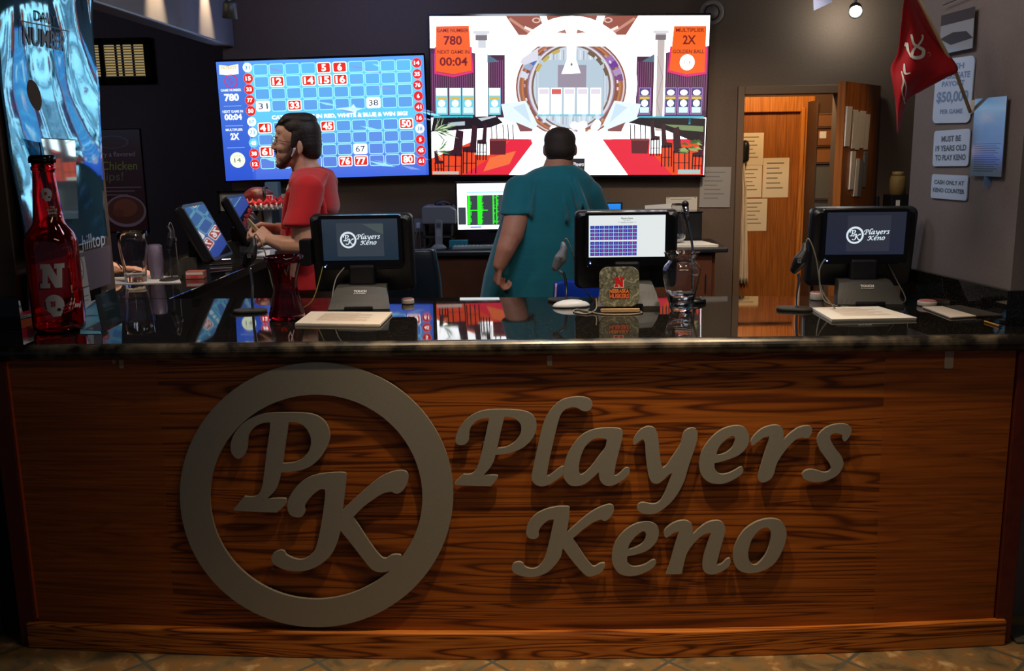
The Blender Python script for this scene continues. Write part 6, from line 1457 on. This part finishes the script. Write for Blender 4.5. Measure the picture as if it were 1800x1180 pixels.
# torso, arms, legs of the body
chain(bm, [(q_(550, 322), (.08, .14, .06)), (q_(548, 360), (.10, .155, .08)), (q_(546, 420), (.10, .14, .08)), (q_(548, 480), (.10, .15, .08))])
for s in (-1, 1):
    chain(bm, [(Vector((q_(552, 500).x, YR+s*.10, .92)), (.085, .085, .08)), (Vector((q_(552, 500).x-.01, YR+s*.11, .50)), (.060, .060, .06)), (Vector((q_(552, 500).x, YR+s*.11, .10)), (.042, .042, .05))])
    chain(bm, [(Vector((q_(552, 500).x+.03, YR+s*.11, .05)), (.04, .04, .04)), (Vector((q_(552, 500).x-.15, YR+s*.12, .035)), (.045, .045, .03))])
sh = q_(556, 330, -.17); el = q_(545, 424, -.21)+Vector((.02, 0, 0)); wr = q_(492, 417, -.15)
chain(bm, [(sh, (.06, .055, .06)), (q_(551, 380, -.20), (.052, .048, .05)), (el, (.048, .044, .046))]); chain(bm, [(el, .046), (q_(522, 424, -.19), .043), (wr, .028)])
hand(bm, wr, q_(462, 404, -.10)-wr, (.1, -.75, .55), 1.0, .75, -1)
sh2 = q_(552, 330, .17); el2 = q_(540, 420, .21); wr2 = q_(487, 402, .02)
chain(bm, [(sh2, (.06, .055, .06)), (q_(548, 380, .20), (.052, .048, .05)), (el2, (.048, .044, .046))]); chain(bm, [(el2, .044), (q_(515, 410, .1), .038), (wr2, .027)])
hand(bm, wr2, q_(452, 398, -.03)-wr2, (-.1, .5, .75), 1.0, .55, 1)
body = blob('body', bm, SKIN, pr1, .0042, 5)
# hair: cap leaving the face free, with a short quiff
bm = NB()
chain(bm, [(q_(533, 222), (.080, .078, .062)), (q_(542, 230), (.074, .080, .076)), (q_(549, 250), (.058, .077, .062)), (q_(552, 262), (.048, .068, .045))]); chain(bm, [(q_(504, 212), (.022, .052, .020)), (q_(520, 206), (.05, .062, .030)), (q_(540, 208), (.06, .066, .036))])
chain(bm, [(q_(500, 214), (.014, .04, .012)), (q_(494, 220), (.010, .030, .014))])
for s in (-1, 1): chain(bm, [(q_(533, 236, s*.070), (.022, .010, .03)), (q_(527, 250, s*.070), (.010, .008, .02))])
blob('hair', bm, HAIR, pr1, .004, 2)
bm = NB()
for s in (-1, 1): chain(bm, [(q_(528, 256, s*.066), (.008, .006, .016)), (q_(523, 268, s*.060), (.012, .008, .018)), (q_(512, 279, s*.045), (.018, .012, .018)), (q_(502, 289, s*.018), (.016, .016, .012))])
chain(bm, [(q_(499, 287, -.014), (.018, .014, .014)), (q_(499, 287, .014), (.018, .014, .014))]); chain(bm, [(q_(494, 262.5, -.024), (.008, .008, .005)), (q_(489.5, 262, 0), (.007, .008, .005)), (q_(494, 262.5, .024), (.008, .008, .005))])
blob('beard', bm, pm('brown_beard', rgb(84, 52, 42), .7, bump=.7, nscale=200), pr1, .0035, 2)
for s in (-1, 1):
    o = obj('eye', ico(NB(), q_(497.5, 244, s*.031), (.010, .011, .008), 2), pm('eye_white', rgb(150, 140, 140), .2), None, True); under(o, pr1)
bm = NB()
for s in (-1, 1):
    c = q_(491, 243, s*.032); bm2 = [c+Vector((.002*math.cos(a), .024*math.cos(a), .018*math.sin(a))) for a in [k*2*PI/20 for k in range(21)]]; tube(bm, bm2, .0013, 6, False); tube(bm, [c+Vector((0, s*.024, .006)), q_(512, 245, s*.066), q_(538, 247, s*.076)], .0013, 6)
o = obj('glasses', bm, BLK, None); under(o, pr1)
o = obj('earbud', chain(NB(), [(q_(531.5, 258, -.082), .0065), (q_(529, 265, -.085), .0032), (q_(527, 270, -.086), .0030)]), WHITEP, None, True); under(o, pr1)
# shirt
bm = NB()
chain(bm, [(q_(550, 306, -.06), (.085, .06, .03)), (q_(552, 322, -.15), (.080, .06, .05))]); chain(bm, [(q_(550, 306, .06), (.085, .06, .03)), (q_(552, 322, .15), (.080, .06, .05))])
chain(bm, [(q_(547, 300), (.076, .080, .022)), (q_(549, 312), (.090, .13, .05)), (q_(550, 328), (.104, .175, .06)), (q_(547, 352), (.122, .185, .07)), (q_(543, 385), (.120, .172, .07)), (q_(541, 430), (.126, .168, .07)), (q_(544, 475), (.128, .178, .06)), (q_(544, 500), (.130, .182, .03))])
chain(bm, [(q_(572, 318), (.04, .12, .05)), (q_(578, 360), (.045, .13, .06))])
for s, S0, S1, S2 in ((-1, sh, q_(551, 368, -.20), q_(545, 386, -.215)), (1, sh2, q_(551, 368, .2), q_(545, 386, .21))): chain(bm, [(S0, (.074, .064, .066)), (S1, (.072, .062, .05)), (S2, (.072, .062, .022))])
for k, (x0, y0, x1, y1) in enumerate(((520, 340, 512, 392), (528, 350, 520, 395), (580, 350, 590, 400), (570, 340, 578, 410))): chain(bm, [(q_(x0, y0, -.15), (.010, .012, .02)), (q_(x1, y1, -.15), (.010, .012, .02))])
blob('t_shirt', bm, REDC, pr1, .0055, 5)
bm = NB(); chain(bm, [(q_(518, 324, -.085), (.010, .016, .008)), (q_(515, 332, -.085), (.010, .022, .008))]); blob('chest_print', bm, WHITEINK, pr1, .003, 1)
bm = NB(); chain(bm, [(Vector((q_(552, 500).x, YR, .96)), (.125, .165, .06)), (Vector((q_(552, 500).x, YR, .90)), (.12, .165, .08))])
for s in (-1, 1): chain(bm, [(Vector((q_(552, 500).x, YR+s*.09, .88)), (.105, .095, .08)), (Vector((q_(552, 500).x-.01, YR+s*.11, .50)), (.080, .078, .06)), (Vector((q_(552, 500).x, YR+s*.11, .12)), (.068, .066, .04))])
blob('trousers', bm, DARKC, pr1, .009, 4)
bm = NB()
for s in (-1, 1): chain(bm, [(Vector((q_(552, 500).x+.03, YR+s*.11, .050)), (.055, .052, .048)), (Vector((q_(552, 500).x-.15, YR+s*.12, .04)), (.06, .052, .036))])
blob('shoes', bm, BLK, pr1, .008, 3)
nt_ = thing('folded_notes', 'folded cream and gold notes held in the hands of the red-shirted person', 'paper', q_(460, 400, -.08))
c = q_(461, 401, -.085); ax = (q_(478, 416, -.10)-q_(446, 387, -.06)).normalized(); bx3 = Vector((.35, -.55, .75)); bx3 = (bx3-ax*bx3.dot(ax)).normalized(); nn = ax.cross(bx3)
for k, (m_, t_) in enumerate(((pm('gold_note', rgb(176, 132, 70), .6), 0), (PAPER, .003), (pm('cream_note', rgb(214, 196, 150), .6), .006))):
    c2 = c+nn*t_+bx3*(.002*k); q = [c2-ax*.062-bx3*.014, c2+ax*.052-bx3*.014, c2+ax*.052+bx3*.014, c2-ax*.062+bx3*.014]
    o = obj('note', slab(NB(), q, .0022), m_, None); under(o, nt_)
# ---- person in the teal shirt, seen from behind
YT = 5.15
def s_(x, y, dy=0): return atY(x, y, YT)+Vector((0, dy, 0))
pr2 = thing('person', 'broad person in a loose teal t-shirt seen from behind with one arm hanging', 'person', (s_(945, 500).x, YT, 0))
bm = NB(); E2 = lambda x, y, dy, r: ico(bm, s_(x, y, dy), r, 3)
E2(984, 256, 0, (.082, .098, .092)); E2(984, 268, .02, (.076, .090, .080)); E2(985, 282, .045, (.060, .060, .05)); E2(987, 272, .10, (.018, .022, .03))
for x in (957, 1012): E2(x, 264, .005, (.009, .018, .030))
chain(bm, [(s_(984, 280, -.01), (.072, .072, .05)), (s_(980, 300, -.01), (.085, .08, .05))])
chain(bm, [(s_(975, 325), (.17, .11, .07)), (s_(968, 370), (.20, .14, .09)), (s_(955, 430), (.23, .17, .1)), (s_(945, 490), (.25, .18, .1)), (Vector((s_(945, 500).x, YT, .86)), (.23, .17, .1))])
for s in (-1, 1):
    cxx = s_(945, 500).x+s*.12
    chain(bm, [(Vector((cxx, YT, .84)), (.12, .13, .1)), (Vector((cxx, YT, .50)), (.085, .09, .08)), (Vector((cxx, YT, .10)), (.052, .055, .05))]); chain(bm, [(Vector((cxx, YT-.03, .05)), (.045, .05, .04)), (Vector((cxx, YT+.15, .035)), (.048, .05, .03))])
a0 = s_(917, 335, -.04); a1 = s_(906, 388, -.17); a2 = s_(891, 430, -.24); a3 = s_(881, 456, -.25)
chain(bm, [(a0, .070), (a1, (.064, .060, .06)), (s_(902, 404, -.20), .062), (a2, .052), (a3, .036)])
hand(bm, a3, (-.18, .10, -1), (-.9, -.35, .1), 1.05, 1.05, 1)
b0 = s_(1030, 340, .0); b1 = s_(1050, 395, .04); b2 = s_(1046, 430, .16); b3 = s_(1030, 436, .34)
chain(bm, [(b0, .068), (b1, .060), (b2, .050), (b3, .034)]); hand(bm, b3, (-.2, 1, .1), (0, 0, 1), 1.0, .4, -1)
blob('body', bm, SKIN2, pr2, .0055, 5)
bm = NB(); chain(bm, [(s_(984, 246, -.008), (.084, .092, .068)), (s_(984, 262, -.034), (.080, .070, .066))]); chain(bm, [(s_(985, 276, -.040), (.070, .044, .03)), (s_(985, 232, .03), (.05, .05, .022))])
for k in range(40): a = random.uniform(0, 2*PI); ico(bm, s_(984+random.uniform(-14, 14), 229+random.uniform(0, 5), random.uniform(-.05, .05)), .010, 1)
blob('hair', bm, HAIR2, pr2, .005, 2)
bm = NB()
chain(bm, [(s_(984, 294, -.01), (.092, .088, .022)), (s_(980, 304, -.01), (.15, .105, .04)), (s_(976, 318, -.01), (.205, .13, .055)), (s_(972, 345), (.232, .165, .07)), (s_(963, 385), (.250, .19, .09)), (s_(955, 430), (.272, .215, .09)), (s_(946, 480), (.292, .225, .09)), (s_(940, 525), (.300, .225, .05)), (Vector((s_(938, 525).x, YT, .84)), (.295, .22, .03))])
chain(bm, [(a0+Vector((0, 0, .01)), (.092, .085, .075)), (s_(909, 358, -.10), (.086, .080, .05)), (s_(907, 371, -.14), (.085, .080, .018))])
chain(bm, [(b0, (.09, .085, .075)), (s_(1046, 372, .03), (.082, .078, .04)), (s_(1050, 385, .04), (.08, .078, .018))])
for x0, y0, x1, y1, w_ in ((1000, 316, 1016, 362, .010), (1010, 318, 1032, 372, .009), (988, 322, 994, 380, .010), (940, 322, 934, 372, .009), (1002, 350, 1014, 440, .010), (930, 410, 915, 500, .012)): chain(bm, [(s_(x0, y0, -.09), (w_, .05, .03)), (s_(x1, y1, -.165), (w_, .05, .03))])
blob('t_shirt', bm, TEALC, pr2, .0075, 12)
bm = NB(); chain(bm, [(Vector((s_(945, 500).x, YT, .90)), (.25, .18, .05)), (Vector((s_(945, 500).x, YT, .84)), (.25, .18, .06))])
for s in (-1, 1): cxx = s_(945, 500).x+s*.12; chain(bm, [(Vector((cxx, YT, .82)), (.135, .15, .1)), (Vector((cxx, YT, .50)), (.11, .11, .08)), (Vector((cxx, YT, .12)), (.09, .09, .05))])
blob('trousers', bm, DARKC, pr2, .01, 4)
bm = NB()
for s in (-1, 1): cxx = s_(945, 500).x+s*.12; chain(bm, [(Vector((cxx, YT-.03, .052)), (.058, .06, .05)), (Vector((cxx, YT+.15, .042)), (.06, .06, .038))])
blob('shoes', bm, BLK, pr2, .009, 3)
# ---- person mostly hidden behind the left column, forearm resting on the wing
pr3 = thing('person', 'tattooed forearm and hand resting on the left wing, the rest hidden behind the column', 'person', (-2.72, 4.98, 0))
bm = NB(); V = Vector
chain(bm, [(V((-2.72, 4.98, 1.62)), (.075, .09, .10)), (V((-2.72, 4.98, 1.48)), (.05, .05, .05)), (V((-2.72, 4.98, 1.36)), (.10, .17, .06)), (V((-2.72, 4.98, 1.0)), (.11, .15, .1))])
ico(bm, (-2.63, 4.98, 1.60), (.02, .014, .02), 2)
for s in (-1, 1): chain(bm, [(V((-2.72, 4.98+s*.1, .95)), (.09, .09, .08)), (V((-2.72, 4.98+s*.11, .5)), (.06, .06, .06)), (V((-2.72, 4.98+s*.11, .1)), (.045, .045, .05))]); chain(bm, [(V((-2.74, 4.98+s*.11, .05)), .045), (V((-2.60, 4.98+s*.12, .035)), (.05, .045, .03))])
chain(bm, [(V((-2.70, 4.80, 1.36)), .055), (V((-2.56, 4.74, 1.20)), .05), (V((-2.40, 4.78, 1.165)), .046), (V((-2.31, 4.80, 1.175)), .056), (V((-2.20, 4.82, 1.150)), .042), (V((-2.13, 4.83, 1.127)), .030)])
hand(bm, V((-2.13, 4.83, 1.125)), (1, .15, -.05), (0, 0, 1), 1.05, .22, -1)
chain(bm, [(V((-2.70, 5.16, 1.36)), .055), (V((-2.68, 5.25, 1.10)), .045), (V((-2.52, 5.15, .92)), .032)]); hand(bm, V((-2.52, 5.15, .92)), (.3, 0, -1), (0, 1, 0), 1, .4, 1)
blob('body', bm, SKIN, pr3, .0055, 5)
bm = NB(); chain(bm, [(V((-2.72, 4.98, 1.44)), (.09, .10, .03)), (V((-2.72, 4.98, 1.36)), (.13, .20, .07)), (V((-2.72, 4.98, 1.0)), (.14, .19, .1)), (V((-2.72, 4.98, .9)), (.14, .19, .04))]); chain(bm, [(V((-2.70, 4.80, 1.36)), .07), (V((-2.62, 4.76, 1.27)), .065)]); chain(bm, [(V((-2.70, 5.16, 1.36)), .07), (V((-2.69, 5.23, 1.2)), .06)])
blob('shirt', bm, DARKC, pr3, .01, 4)
bm = NB()
for s in (-1, 1): chain(bm, [(V((-2.72, 4.98+s*.08, .9)), (.12, .11, .08)), (V((-2.72, 4.98+s*.11, .5)), (.08, .08, .06)), (V((-2.72, 4.98+s*.11, .12)), (.07, .07, .04))])
blob('trousers', bm, DARKC, pr3, .01, 4)
bm = NB(); chain(bm, [(V((-2.74, 4.98, 1.66)), (.085, .096, .08)), (V((-2.78, 4.98, 1.60)), (.06, .085, .07))]); blob('hair', bm, HAIR, pr3, .007, 3)
bm = NB()
for P in ([(-2.27, 4.745, 1.20), (-2.19, 4.75, 1.16)], [(-2.16, 4.772, 1.19), (-2.13, 4.785, 1.13)], [(-2.27, 4.745, 1.17), (-2.25, 4.742, 1.21)], [(-2.11, 4.79, 1.17), (-2.09, 4.805, 1.13)], [(-2.20, 4.752, 1.15), (-2.15, 4.77, 1.15)]): tube(bm, P, .0035, 6)
o = obj('tattoo', bm, pm('tattoo_ink', rgb(60, 40, 40), .6), None); under(o, pr3)
